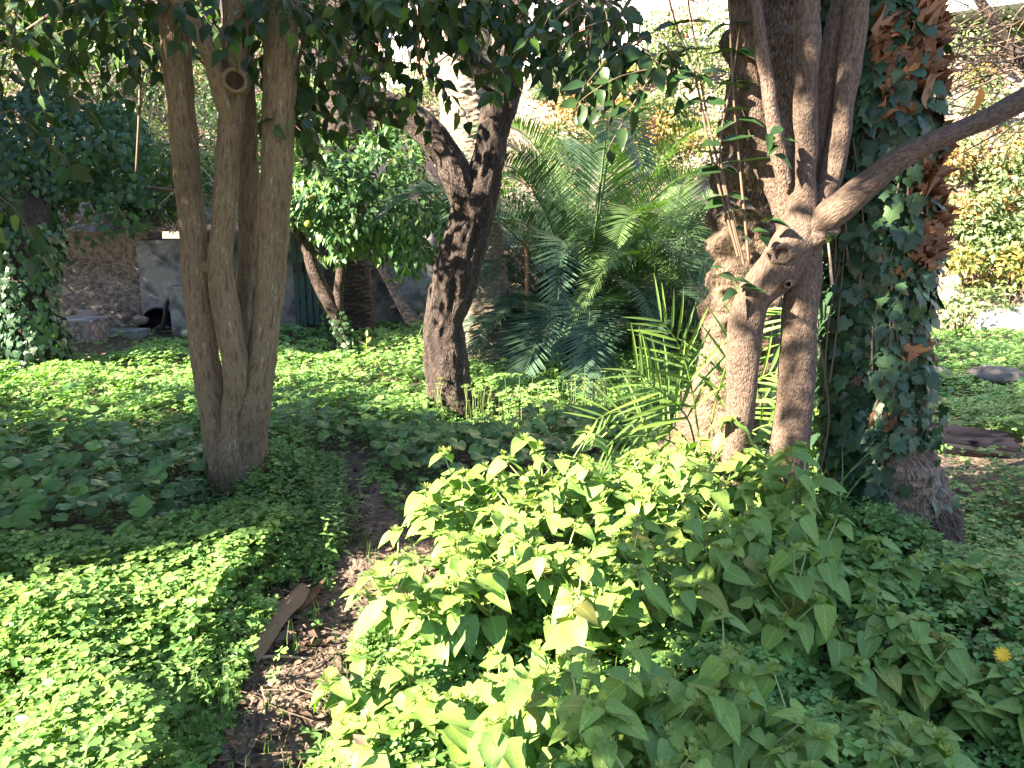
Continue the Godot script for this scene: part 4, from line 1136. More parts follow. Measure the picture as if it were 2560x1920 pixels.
func build_young_palms() -> void:
	var green := leafy(Color(0.062, 0.12, 0.08), .40, Color(0.55, 0.7, 0.25))
	var lush := leafy(Color(0.13, 0.22, 0.085), .42, Color(0.7, 0.85, 0.3))
	var fr := []
	for k in 5: fr.append(frond_mesh(2.75, 1.5 - 0.1 * k, 0.95 + 0.1 * k, 104, 0.47, 90 + k, 0.0145))
	var low := []
	for k in 4: low.append(frond_mesh(2.2, 0.75 - 0.1 * k, 0.75, 84, 0.42, 120 + k, 0.0145))
	var plan := [
		["great bushy young palm with tall arching fronds in the middle of the garden", [1455, 905, 8.1], 34, 32, 1.08, 0.0],
		["smaller bushy palm with low arching fronds close behind the forked dark tree", [1290, 900, 8.3], 6, 13, 0.66, 1.3],
		["bushy young palm with drooping fronds behind the sunlit lumpy trunk", [1660, 880, 7.9], 18, 14, 0.95, 2.2]]
	for q in plan:
		var base := at(q[1][0], q[1][1], q[1][2]); base.y = 0.25
		var o := thing("young_palm", q[0], "palm", Vector3(base.x, 0, base.z))
		for k in q[2]:
			var a: float = q[5] + k * 2.399
			var up: float = rng.randf_range(0.0, 0.85)
			var xf := Transform3D(Basis(Vector3.UP, a) * Basis(Vector3.RIGHT, -up * 0.55) * (q[4] * rng.randf_range(.85, 1.1) * (1.0 - .34 * absf(sin(a)))), Vector3(0, .3, 0) + Vector3(sin(a), 0, cos(a)) * .1)
			put("frond", fr[k % 5], lush if k % 4 == 0 else green, o, xf)
		for k in q[3]:
			var a: float = q[5] + .5 + k * 2.399
			var xf := Transform3D(Basis(Vector3.UP, a) * Basis(Vector3.RIGHT, rng.randf_range(-.25, .15)) * (q[4] * rng.randf_range(.85, 1.1) * (1.0 - .30 * absf(sin(a)))), Vector3(0, .28, 0) + Vector3(sin(a), 0, cos(a)) * .1)
			put("frond", low[k % 4], green, o, xf)
		var st := Shape.new()
		tube(st, [Vector3(0, -.1, 0), Vector3(0, .2, 0), Vector3(0, .45, 0)], [.2, .17, .06], 20, .012, 2, 4.0)
		put("stump", st.mesh(), bark_dark, o)
	# the fronds that light up in front: placed one by one
	var o2 := get_node("young_palm") as Node3D
	for q in [[1420, 760, 7.1, 1340, 830], [1600, 640, 7.2, 1760, 760], [1480, 640, 7.0, 1450, 420], [1540, 560, 7.2, 1600, 380]]:
		var p := at(q[0], q[1], q[2]); var e := at(q[3], q[4], q[2] - .2)
		var dd := e - p
		var a := atan2(dd.x, dd.z)
		put("frond", fr[(q[0] as int) % 5], lush if q[4] < 500 else green, o2, Transform3D(Basis(Vector3.UP, a) * Basis(Vector3.RIGHT, -.2 if dd.y > 0 else .15) * .8, Vector3(p.x * .35 + o2.position.x * .65, .5, p.z * .35 + o2.position.z * .65) - o2.position))
	# young palm in the sun at the foot of the knotted tree
	var b := on_ground(1745, 1165)
	var n := thing("palm_seedling", "bright young palm with few long stiff leaflets at the foot of the knotted tree", "palm", b)
	var sunny := [leafy(Color(0.16, 0.26, 0.06), .45, Color(.75, .9, .3)), leafy(Color(0.13, 0.23, 0.07), .45, Color(.75, .9, .3))]
	var leaflets := [blade_mesh(.30, .019, 3, .45, .10, 4), blade_mesh(.30, .016, 3, .6, .2, 4), blade_mesh(.30, .021, 3, .3, .02, 4)]
	for q in [[[1745, 1165], [1725, 1060], [1680, 1000], [1630, 965], [1590, 925], [1.0, 9, 1]], [[1750, 1165], [1700, 1080], [1620, 1040], [1540, 1030], [1490, 1050], [.8, 9, 0]], [[1755, 1165], [1740, 1040], [1720, 930], [1690, 850], [1650, 800], [.9, 10, 1]], [[1765, 1165], [1810, 1050], [1880, 960], [1940, 930], [1985, 930], [.9, 10, 0]], [[1770, 1165], [1860, 1090], [1930, 1060], [1990, 1080], [2030, 1120], [.8, 9, 0]], [[1760, 1165], [1790, 1000], [1830, 880], [1880, 800], [1920, 770], [.9, 10, 1]], [[1750, 1165], [1690, 1110], [1620, 1090], [1560, 1095], [1510, 1120], [.7, 8, 0]], [[1770, 1170], [1850, 1060], [1900, 1000], [1950, 1010], [2000, 1060], [.8, 9, 0]]]:
		var pts := []
		for k in 5: pts.append(at(q[k][0], q[k][1], 3.75 - .06 * k))
		var rs := Shape.new()
		twig(rs, pts, .006, .002, 5)
		var rc := put_at("frond", rs.mesh(), sunny[0], n)
		var cnt: int = q[5][1]
		for k in cnt:
			var t := 1.0 + 3.0 * (k + .6) / cnt
			var p: Vector3 = spline(pts, t)
			var tg: Vector3 = ((spline(pts, minf(t + .1, 4.0)) as Vector3) - (spline(pts, t - .1) as Vector3)).normalized()
			var side := tg.cross(Vector3(0, .3, 1)).normalized()
			for s in [-1.0, 1.0]:
				var d: Vector3 = (side * s * (1.0 - .25 * k / cnt) + tg * lerpf(.5, 1.3, float(k) / cnt) + Vector3(0, .1, rng.randf_range(-.2, .3))).normalized()
				put("leaflet", leaflets[(k + int(s > 0)) % 3], sunny[k % 2], rc, facing(p, d, (Vector3(0, .6, .8) + any_dir() * .3).normalized(), q[5][0] * lerpf(1.15, .75, float(k) / cnt) * rng.randf_range(.9, 1.1)))

# ---------------------------------------------------------------- walls, gate, house
func stone_mesh(w: float, h: float, d: float, sd: int) -> ArrayMesh:
	var sh := Shape.new()
	var g := RandomNumberGenerator.new(); g.seed = sd
	var n := 8
	var ring0 := []; var ring1 := []
	var mid := sh.vert(Vector3(0, 0, d * g.randf_range(.85, 1.0)))
	for k in n:
		var a := TAU * k / n + g.randf_range(-.22, .22)
		var rr := g.randf_range(.82, 1.05)
		var sq := pow(pow(absf(cos(a)), 3.0) + pow(absf(sin(a)), 3.0), -1.0 / 3.0)
		var x := cos(a) * w * .5 * sq * rr; var y := sin(a) * h * .5 * sq * rr
		ring0.append(sh.vert(Vector3(x * .72, y * .72, d * g.randf_range(.7, .95))))
		ring1.append(sh.vert(Vector3(x, y, -d * .3)))
	for k in n:
		var m := (k + 1) % n
		sh.tri(mid, ring0[m], ring0[k])
		sh.quad(ring0[k], ring0[m], ring1[m], ring1[k])
	return sh.mesh()

func build_walls() -> void:
	var mortar := surface(grain(51, .02, [[0, Color(.16, .125, .115)], [.5, Color(.40, .335, .31)], [1, Color(.58, .52, .49)]], 6), .95, relief(52, .06, 6, 512, 9.0), Vector3.ONE * 1.2, 1.2, true)
	var o := thing("stone_wall", "old rubble stone wall with crumbling plaster left of the concrete wall", "wall", Vector3(-5.9, 0, -10.05))
	var core := Shape.new()
	core.box(Vector3(-2.6, -.2, -.4), Vector3(1.22, 1.28, 0))
	put("mortar", core.mesh(false), mortar, o)
	var cap := Shape.new()
	core = Shape.new()
	var stones := []
	for k in 6: stones.append(stone_mesh(1, 1, 1, 300 + k))
	var sm := []
	for c in [Color(.30, .25, .23), Color(.38, .32, .29), Color(.25, .21, .2), Color(.42, .37, .335), Color(.34, .25, .215)]:
		sm.append(surface(grain(53, .05, [[0, c * .65], [.5, c], [1, c * 1.35]], 4, 256), .93, relief(54, .08, 4, 256, 6.0), Vector3.ONE * 3.0, .8, true) if sm.is_empty() else null)
		if sm[-1] == null:
			var m: StandardMaterial3D = sm[0].duplicate()
			m.albedo_color = (Color(c.r / .27, c.g / .22, c.b / .19) * .8).linear_to_srgb()
			sm[-1] = m
	var y := 0.02
	var count := 0
	while y < 1.72 and count < 290:
		var hgt := rng.randf_range(.04, .08)
		var x := -1.35
		while x < 1.2 and count < 290:
			var w := rng.randf_range(.06, .17)
			var px := x + w * .5
			var bare := n3(px * 70, y * 90, 12) > -.12 or y > 1.1 or y < .3
			var top := 1.62 - .28 * absf(px + .1) + .1 * n3(px * 200, 3)
			if bare and y < top and rng.randf() < .92:
				var st := put("stone", stones[rng.randi() % 6], sm[rng.randi() % 5], o, Transform3D(Basis(Vector3.BACK, rng.randfn() * .1).scaled(Vector3.ONE) * Basis.from_scale(Vector3(w * rng.randf_range(.7, 1.05), hgt * rng.randf_range(.6, 1.15), rng.randf_range(.015, .05))), Vector3(px, y + hgt * .5 + rng.randfn() * .018 + .05 * n3(px * 120, y * 40, 7), 0.0 if y < 1.28 else -.12 * (y - 1.28) / .3)))
				count += 1
			x += w * 1.02
		y += hgt * .98
	# rubble heap that tops the wall
	var hs := Shape.new()
	tube(hs, [Vector3(-1.5, 1.18, -.28), Vector3(-.6, 1.3, -.3), Vector3(0.2, 1.32, -.28), Vector3(1.2, 1.2, -.25)], [.2, .3, .3, .2], 14, .06, 3, 17.0)
	put("rubble", hs.mesh(), mortar, o)
	var ledge := Shape.new()
	ledge.box(Vector3(-.75, 1.11, -.05), Vector3(-.1, 1.18, .06), Transform3D(Basis(Vector3.BACK, .05), Vector3.ZERO))
	put("stone_ledge", ledge.mesh(false), concrete, o)
	# concrete walls
	var c := thing("concrete_wall", "weathered grey concrete wall running behind the orange tree", "wall", Vector3(-2.6, 0, -10.2))
	var cw := Shape.new()
	cw.box(Vector3(-1.55, -.2, -.25), Vector3(1.55, 1.55, 0))
	put("wall_panel", cw.mesh(false), concrete, c)
	var b := thing("concrete_tank", "grey stained concrete tank block standing against the end of the rubble wall", "tank", Vector3(-4.25, 0, -9.85))
	var bx := Shape.new()
	bx.box(Vector3(-.44, -.2, -.5), Vector3(.44, 1.1, .12))
	put("body", bx.mesh(false), concrete, b)
	var lip := Shape.new()
	lip.box(Vector3(-.46, 1.1, -.52), Vector3(.46, 1.14, .145))
	put("rim", lip.mesh(false), concrete, b)
	var p := thing("concrete_pier", "low grey concrete pier in front of the stained tank", "pier", Vector3(-4.0, 0, -9.45))
	var px2 := Shape.new()
	px2.box(Vector3(-.17, -.2, -.2), Vector3(.2, .57, .1))
	put("body", px2.mesh(false), concrete, p)
	var pl := Shape.new()
	pl.box(Vector3(-.185, .57, -.215), Vector3(.215, .595, .115))
	put("cap", pl.mesh(false), concrete, p)
	var hose := Shape.new()
	twig(hose, [at(398, 840, 9.5), at(412, 800, 9.5), at(415, 765, 9.5), at(424, 748, 9.5), at(440, 742, 9.45)], .03, .026, 10)
	tag(put("hose", hose.mesh(), surface(Color(.02, .02, .025), .5)), "thick black pipe bending out of the ground by the low pier", "pipe")
	# black barrow pan leaning on the tank
	var pan := Shape.new()
	var pc := at(402, 830, 9.62)
	var mid := pan.vert(pc + Vector3(0, .10, -.08))
	var prev := -1
	for k in 21:
		var a := PI * k / 20.0
		var q := pan.vert(pc + Vector3(cos(a) * .27, -.02 + sin(a) * .34, .02))
		var q2 := pan.vert(pc + Vector3(cos(a) * .25, -.02 + sin(a) * .32, .05))
		if prev >= 0:
			pan.tri(mid, prev, q)
			pan.quad(prev, prev + 1, q2, q)
		prev = q
	tag(put("pan", pan.mesh(false), surface(Color(.015, .015, .018), .6)), "black half-round pan propped against the stained tank", "pan")
	var bs := thing("stone_trough", "low square concrete trough at the foot of the rubble wall beside the ivy pillar", "trough", at(190, 868, 8.9) * Vector3(1, 0, 1))
	var ts := Shape.new()
	ts.box(Vector3(-.26, -.05, -.3), Vector3(.26, .24, .1))
	put("body", ts.mesh(false), mortar, bs)
	var tl := Shape.new()
	tl.box(Vector3(-.275, .24, -.32), Vector3(.275, .265, .12))
	put("rim", tl.mesh(false), concrete, bs)
	var sl := Shape.new()
	sl.box(Vector3(-.2, -.02, -.15), Vector3(.24, .085, .12), Transform3D(Basis(Vector3.UP, -.1), at(312, 820, 9.3) * Vector3(1, 0, 1)))
	tag(put("stone_slab", sl.mesh(false), concrete), "flat grey stone slab lying between the trough and the black pan", "slab")
	var rk := stone_mesh(1, 1, 1, 411)
	for q in [[214, 790, 9.3, .17, "pale rounded stone resting on the square trough"], [240, 806, 9.35, .1, "small pale stone beside the square trough"], [268, 806, 9.5, .09, "small grey stone between the trough and the flat slab"], [350, 800, 9.6, .13, "dark stone at the foot of the wall behind the flat slab"]]:
		var r := put("stone", rk, sm[1], null, Transform3D(Basis(Vector3.UP, q[3] * 9) * Basis.from_scale(Vector3(q[3] * 1.2, q[3], q[3])), at(q[0], q[1], q[2])))
		tag(r, q[4], "stone")
	var lump := put("stone", rk, surface(Color(.6, .5, .38), .9), null, Transform3D(Basis.from_scale(Vector3(.11, .1, .08)), on_ground(466, 845) + Vector3(0, .05, 0)))
	tag(lump, "bright pale stone in the sun at the foot of the low pier", "stone")
	# gate
	var gm := surface(grain(57, .05, [[0, Color(.03, .075, .07)], [.6, Color(.055, .12, .11)], [1, Color(.12, .16, .14)]], 4, 256), .6)
	var g := thing("green_gate", "narrow green slatted gate in the concrete wall behind the orange tree", "gate", Vector3(at(800, 810, 10.05).x, 0, -10.08))
	for k in 8:
		var s := Shape.new()
		s.box(Vector3(-.32 + k * .085, .03, -.012), Vector3(-.32 + k * .085 + .06, 1.5, .012))
		put("slat", s.mesh(false), gm, g)
	for yy in [.3, 1.2]:
		var s := Shape.new()
		s.box(Vector3(-.36, yy, -.05), Vector3(.4, yy + .06, -.014))
		put("rail", s.mesh(false), gm, g)
	var hb := Shape.new()
	hb.box(Vector3(-.30, .72, .014), Vector3(-.18, .84, .06))
	put("latch_box", hb.mesh(false), surface(Color(.02, .02, .022), .5), g)
	# leaning pole and dry bough over the wall
	var pole := Shape.new()
	twig(pole, [at(170, 545, 8.6), at(215, 460, 8.6), at(275, 395, 8.6), at(300, 350, 8.7)], .05, .035, 10)
	tag(put("broken_bough", pole.mesh(), surface(Color(.2, .13, .1), .9)), "broken reddish bough leaning against the ivy above the rubble wall", "bough")
	var p2 := Shape.new()
	twig(p2, [at(235, 455, 8.5), at(330, 465, 8.5), at(450, 478, 8.5), at(520, 490, 8.6)], .022, .014, 8)
	tag(put("dead_bough", p2.mesh(), twig_mat), "thin dark dead bough lying level above the rubble wall", "bough")

func build_house() -> void:
	var a := at(1690, 150, 14.6); var b := at(820, 248, 20.5)
	a.y = 4.42; b.y = 4.42
	var along := b - a; along.y = 0
	var l := along.length()
	var yaw := atan2(-along.z, along.x)
	var o := thing("house", "sunlit house with a pinkish facade and balcony railing at the top of the slope", "house", a)
	o.rotation.y = yaw
	var plaster := surface(grain(61, .01, [[0, Color(.62, .52, .49)], [.6, Color(.74, .65, .62)], [1, Color(.8, .74, .7)]], 5), .9, null, Vector3.ONE * .4, 1, true)
	var pink := surface(Color(.62, .30, .25), .8)
	var white := surface(Color(.8, .8, .8), .7)
	# local: x along the facade, -z... the side towards the garden is found from the direction
	var face := 1.0 if (Basis(Vector3.UP, yaw) * Vector3(0, 0, 1)).dot(EYE - a) > 0 else -1.0
	var w := Shape.new()
	w.box(Vector3(-6, -.6, minf(-face * 1.6, -face * 7)), Vector3(l + 5, 7, maxf(-face * 1.6, -face * 7)))
	put("wall", w.mesh(false), plaster, o)
	var slab := Shape.new()
	slab.box(Vector3(-6, -.16, minf(face * .1, -face * 1.59)), Vector3(l + 5, 0, maxf(face * .1, -face * 1.59)))
	put("terrace_slab", slab.mesh(false), surface(Color(.50, .56, .68), .6), o)
	var rt := Shape.new()
	rt.box(Vector3(-6.5, 7, minf(face * .4 - face * 1.6, -face * 7.5)), Vector3(l + 5.5, 7.3, maxf(face * .4 - face * 1.6, -face * 7.5)))
	put("roof", rt.mesh(false), surface(Color(.35, .16, .11), .85), o)
	var zf := -face * 1.6
	for k in 9:
		var x0 := 0.3 + k * l / 8.5
		var pan := Shape.new()
		if k % 2 == 0:
			pan.box(Vector3(x0, .02, minf(zf, zf + face * .08)), Vector3(x0 + 1.0, 2.3, maxf(zf, zf + face * .08)))
			var dr := put("door", pan.mesh(false), pink, o)
			for j in 9:
				var s := Shape.new()
				s.box(Vector3(x0 + .06 + j * .1, .1, minf(zf + face * .082, zf + face * .11)), Vector3(x0 + .12 + j * .1, 2.2, maxf(zf + face * .082, zf + face * .11)))
				put("slat", s.mesh(false), pink, dr)
		else:
			pan.box(Vector3(x0 - .1, .5, minf(zf, zf + face * .07)), Vector3(x0 + 1.1, 2.2, maxf(zf, zf + face * .07)))
			var wd := put("window", pan.mesh(false), white, o)
			for j in 2:
				var s := Shape.new()
				s.box(Vector3(x0 + j * .52, .6, minf(zf + face * .072, zf + face * .085)), Vector3(x0 + j * .52 + .46, 2.1, maxf(zf + face * .072, zf + face * .085)))
				put("pane", s.mesh(false), surface(Color(.35, .42, .5), .15), wd)
	var rail := Shape.new()
	rail.box(Vector3(-6, .92, -.02), Vector3(l + 5, .96, .02))
	var r := put("railing", rail.mesh(false), surface(Color(.03, .025, .025), .5), o)
	var bar := BoxMesh.new(); bar.size = Vector3(.022, .92, .022)
	var bm := surface(Color(.03, .025, .025), .5)
	for k in 110:
		put("baluster", bar, bm, r, Transform3D(Basis(), Vector3(-.2 + k * (l + .4) / 110.0, .46, 0)))

# ---------------------------------------------------------------- hillside plants
func bush(called: String, label: String, cat: String, group: String, where: Vector3, r: float, h: float, n: int, leaf: Mesh, mt: Material, cols: Array, flat := .6) -> void:
	var o := thing(called, label, cat, where, group)
	var xfs := []
	var sh := Shape.new()
	var lobes := []
	for k in 7: lobes.append([Vector3(rng.randfn() * r * .5, h * rng.randf_range(.3, .85), rng.randfn() * r * .4), r * rng.randf_range(.3, .6)])
	for q in lobes:
		twig(sh, [Vector3(0, -.05, 0), (q[0] as Vector3) * .5 + any_dir() * .05, q[0]], .014, .005, 5)
	for k in n:
		var q: Array = lobes[rng.randi() % 7]
		var d := any_dir()
		var p: Vector3 = q[0] + d * (q[1] * pow(rng.randf(), .45)) * Vector3(1, .8, 1)
		if p.y < .02: p.y = rng.randf() * .1
		xfs.append(facing(where + p, (d + any_dir() * .8 + Vector3(0, -.3, 0)).normalized(), (Vector3.UP * flat + any_dir() * .6 + Vector3(0, 0, .3)).normalized(), rng.randf_range(.6, 1.25)))
	tag(put("stems", sh.mesh(), twig_mat, o), "", "", "", "stuff")
	var cl := PackedColorArray()
	for k in xfs.size():
		var c: Color = cols[rng.randi() % cols.size()]
		var f := rng.randf_range(.7, 1.25)
		cl.append(Color(c.r * f, c.g * f, c.b * f))
	scatter("foliage", leaf, mt, xfs, cl, o)

func on_hill(px: float, py: float) -> Vector3:
	var r := ray(px, py)
	var t := 8.0 / -r.z
	while t < 30.0 / -r.z:
		var p := EYE + r * t
		if p.y <= hill_height(p.x, p.z): return Vector3(p.x, hill_height(p.x, p.z), p.z)
		t += .08
	return Vector3(1e6, 0, 0)

func build_hill_plants() -> void:
	var oval := blade_mesh(.085, .045, 0, .3, .2, 3)
	var lance := blade_mesh(.12, .03, 1, .3, .3, 3)
	var grey := [Color(.13, .19, .10), Color(.17, .23, .10), Color(.10, .16, .07)]
	var yellow := [Color(.24, .27, .07), Color(.30, .27, .08), Color(.17, .22, .06), Color(.34, .20, .07)]
	var deep := [Color(.05, .11, .045), Color(.07, .135, .06), Color(.04, .09, .045)]
	var rust := [Color(.36, .17, .08), Color(.42, .24, .10), Color(.28, .13, .08), Color(.45, .32, .12)]
	var pale := [Color(.19, .26, .13), Color(.24, .31, .15), Color(.14, .20, .09)]
	var list := [
		["shrub", "pale leafy bush at the foot of the slope close right of the ivy clad palm", 2400, 600, 0.7, 1.0, 1200, oval, pale], ["shrub", "yellowish bush above the low wall at the right edge", 2520, 720, 0.7, 0.8, 1200, oval, yellow], ["shrub", "grey green bush under the slanting branch at the right edge", 2540, 560, 0.8, 0.9, 1200, oval, grey], ["shrub", "leafy pale bush high on the slope above the slanting branch", 2480, 120, 0.9, 0.9, 1200, oval, pale], ["shrub", "rust tinted bush in the middle of the slope right of the ivy clad palm", 2470, 430, 0.7, 0.6, 1200, oval, rust], ["shrub", "dusty green bush at the top right corner of the slope", 2560, 40, 0.9, 0.9, 1200, oval, grey], ["shrub", "pinkish dry bush above the great bushy palm", 1560, 330, 0.9, 0.7, 1200, oval, rust], ["shrub", "pale leafy bush in the upper middle of the slope left of the stems", 1660, 270, 0.8, 0.8, 1200, oval, pale], ["shrub", "dusty bush behind the top of the forked dark tree", 1200, 160, 1.0, 1.0, 1200, oval, grey], ["shrub", "leafy pale bush high above the orange tree", 820, 90, 1.1, 1.1, 1200, oval, pale], 
		["shrub", "dense dark bush over the rubble wall beside the ivy heap", 360, 470, 0.9, 0.9, 1500, oval, deep], ["shrub", "dark bush rising over the stained tank", 450, 500, 0.8, 0.9, 1500, oval, deep], ["shrub", "big dark bush on the slope left of the close stems", 330, 230, 1.3, 1.5, 1500, oval, deep], ["shrub", "big dark bush on the slope behind the gap of the close stems", 520, 260, 1.2, 1.4, 1500, oval, deep], ["shrub", "dark bush high on the slope over the orange tree", 760, 330, 1.1, 1.1, 1500, oval, deep], ["shrub", "dark green bush on the slope by the leaning dark limb", 860, 190, 1.2, 1.1, 1500, oval, deep], ["shrub", "dim bush on the slope under the house's left end", 930, 110, 1.2, 1.1, 1500, oval, deep], ["shrub", "dark bush high on the slope behind the close stems", 560, 80, 1.4, 1.5, 1500, oval, deep], ["shrub", "dim bush at the very left over the ivy heap", -20, 230, 1.3, 1.5, 1500, oval, deep], ["shrub", "dark bush at the top over the ivy heap", 180, 40, 1.5, 1.6, 1500, oval, deep], 
		["shrub", "dense green bush filling the slope high left of the close stems", 240, 60, 1.3, 1.3, 1500, oval, deep], ["shrub", "yellow green bush at the top left corner beyond the wall", 20, 0, 1.4, 1.4, 1500, oval, yellow],
		["shrub", "grey bush on the slope between the close stems and the forked tree", 660, 300, 1.0, 1.0, 1100, oval, deep], ["shrub", "yellowish bush high between the close stems and the forked tree", 700, 100, 1.1, 1.0, 1100, oval, yellow],
		["shrub", "dim bush just above the end of the rubble wall", 450, 420, .8, .9, 1000, oval, deep], ["shrub", "thin leaved grey bush right above the rubble wall", 330, 330, .9, .8, 900, lance, grey],
		["shrub", "pale bush on the slope behind the fork of the dark tree", 1150, 230, .9, .8, 1000, oval, pale], ["shrub", "low dusty bush behind the fork of the dark tree", 1000, 200, .9, .7, 900, oval, grey],
		["shrub", "dusty bush in the middle of the slope above the fronds", 1430, 350, .8, .6, 900, oval, grey], ["shrub", "dusty pale bush high on the slope left of the knotted tree", 1760, 90, .8, .8, 900, oval, grey],
		["shrub", "spreading pale bush at the right edge behind the slanting branch", 2540, 420, .9, .8, 1000, oval, pale], ["shrub", "rusty withered bush right of the ivy clad palm below the branch", 2450, 520, .7, .5, 800, oval, rust],
		["shrub", "yellow green shrub on the slope above the tall palm fronds", 1520, 230, .7, .9, 700, oval, yellow], ["shrub", "rust coloured withered shrub on the slope above the bushy palm", 1440, 250, .6, .7, 600, oval, rust],
		["shrub", "dark glossy shrub on the slope just right of the forked dark tree", 1375, 215, .55, .8, 700, lance, deep], ["shrub", "rust and yellow withered shrub low on the slope behind the palm fronds", 1500, 300, .6, .6, 600, oval, rust],
		["shrub", "pale green shrub on the slope left of the knotted tree's stems", 1720, 190, .7, 1.0, 800, oval, pale], ["shrub", "pale yellow shrub low on the slope left of the sunlit lumpy trunk", 1700, 350, .7, .7, 800, oval, yellow],
		["shrub", "grey green shrub high on the slope near the house", 1640, 130, .6, .9, 700, oval, pale], ["shrub", "yellow leaved shrub on the slope just under the house terrace", 1560, 180, .5, .6, 500, oval, yellow],
		["shrub", "pale green climbing shrub on the slope right of the ivy clad palm", 2420, 420, .8, .9, 900, oval, pale], ["shrub", "grey green shrub at the right edge of the garden under the slope", 2500, 640, .7, 1.0, 900, oval, grey],
		["shrub", "loose pale shrub close right of the ivy clad palm", 2420, 680, .5, 1.0, 600, oval, pale], ["shrub", "thin light green shrub at the foot of the slope right of the ivy clad palm", 2400, 780, .5, .6, 500, oval, pale],
		["shrub", "yellow green tuft high on the slope right of the ivy clad palm", 2400, 170, .5, .5, 500, oval, yellow], ["shrub", "grey green bush on the slope behind the slanting branch", 2480, 300, .6, .6, 500, oval, grey],
		["shrub", "small grey bush at the far right foot of the slope", 2555, 500, .6, .8, 600, oval, grey], 
		["shrub", "dark bush behind the tall grey palm and the young palms", 1310, 620, .9, 1.2, 1100, oval, deep], ["shrub", "sunlit bush above the wall between the close stems", 560, 430, .9, .9, 900, oval, pale],
		["shrub", "bright bush above the rubble wall left of the close stems", 350, 440, .7, .8, 700, oval, pale], ["shrub", "sunlit yellow green bush high behind the ivy heap", 100, 180, 1.2, 1.3, 1500, oval, yellow],
		["shrub", "bright green bush high behind the ivy heap near the left edge", 30, 80, 1.0, 1.2, 1100, oval, pale], ["shrub", "greyish bush on the slope behind the close stems", 300, 140, .9, .9, 700, lance, grey],
		["shrub", "dry rusty bush on the slope behind the close stems", 420, 200, .8, .7, 700, oval, rust], ["shrub", "pale bush on the slope above the orange tree", 740, 230, .8, .8, 700, oval, pale],
		["shrub", "dim green bush above the concrete wall right of the close stems", 740, 420, .9, .9, 900, oval, deep], ["shrub", "grey green bush behind the orange tree crown", 960, 330, .8, .8, 800, oval, grey],
		["shrub", "dark bush behind the young palms near the sunlit lumpy trunk", 1640, 620, .9, 1.0, 1000, oval, deep], ["shrub", "loose pale bush on the slope between the fronds and the sunlit lumpy trunk", 1610, 400, .7, .6, 700, oval, pale]]
	for q in list:
		var p := on_hill(q[2], q[3] + 60)
		if p.x > 1e5: continue
		bush(q[0], q[1], "shrub", "shrubs on and below the slope", p + Vector3(0, -.02, 0), q[4], q[5], q[6], q[7], mass_mat, q[8])
	# trailing greens and dry leaves over the slope
	var tr := [[], []]; var dl := []
	for k in 80000:
		var x := rng.randf_range(-11, 11); var z := rng.randf_range(-20, -9.6)
		var h := hill_height(x, z)
		if h > 5.2 : continue
		var p := Vector3(x, h, z)
		var m := n3(x * 60, z * 60, 21)
		if m > -.15 and k % 2 == 0:
			tr[k % 4 / 2].append(facing(p + Vector3(0, rng.randf_range(.03, .22), 0), any_dir() + Vector3(0, -.2, .2), (Vector3.UP + Vector3(0, 0, .6) + any_dir() * .5).normalized(), rng.randf_range(.6, 1.2)))
		elif rng.randf() < .7:
			dl.append(facing(p + Vector3(0, .02, .01), any_dir(), (Vector3.UP + Vector3(0, 0, .5) + any_dir() * .4).normalized(), rng.randf_range(.6, 1.3)))
	for v in 2:
		tag(scatter("trailing_greens", oval, mass_mat, tr[v], shades(tr[v].size(), Color(.12, .185, .07), .35, Color(.23, .27, .11, 1))), ["pale green creepers spreading over the dry slope", "second tone of pale creepers spreading over the dry slope"][v], "ground cover", "creepers on the slope")
	tag(scatter("hill_litter", oval, dry_mass, dl, shades(dl.size(), Color(.30, .19, .12), .35, Color(.46, .34, .25, 1))), "dry brown leaves littering the slope", "leaf litter")
	# bare tangled shrub and a dead limb, upper right
	var o := thing("bare_shrub", "leafless tangled shrub of thin dark twigs above the slanting branch at the right edge", "shrub", at(2520, 480, 5.6) * Vector3(1, 0, 1))
	put_at("limb", stem_mesh([[2410, -60, 11, 5.6], [2455, 10, 11, 5.6], [2500, 80, 12, 5.6], [2560, 160, 13, 5.5], [2680, 330, 18, 5.4], [2760, 700, 22, 5.3], [2770, 860, 24, 5.3]], 12, .06, 0, 6.0), bark_dark, o)
	var tg := Shape.new()
	for k in 95:
		var s := at(rng.randf_range(2420, 2640), rng.randf_range(-40, 330), rng.randf_range(5.0, 6.0))
		var d := Vector3(-rng.randf_range(.3, 1.0), rng.randf_range(-.8, .5), rng.randfn() * .3).normalized() * rng.randf_range(.3, .8)
		twig(tg, [s, s + d * .5 + any_dir() * .06, s + d], .006, .002, 4)
	tag(put_at("twigs", tg.mesh(), twig_mat, o), "", "", "", "stuff")
	# dry leaf that hangs there
	var hl := blade_mesh(.17, .055, 0, .6, .25, 5, .05)
	var dry := put("hanging_leaf", hl, leafy(Color(.42, .20, .08), .8), null, facing(at(2452, 215, 4.4), Vector3(-.05, -1, 0), Vector3(.3, 0, 1)))
	tag(dry, "single orange brown dead leaf hanging right of the ivy clad palm", "leaf")
	# pale rock and kerb stones at right
	var rock := stone_mesh(1, 1, 1, 503)
	var rm := surface(grain(63, .03, [[0, Color(.33, .29, .26)], [1, Color(.6, .55, .5)]], 5, 256), .95, relief(64, .05, 5, 256, 6.0), Vector3.ONE * 1.5, 1, true)
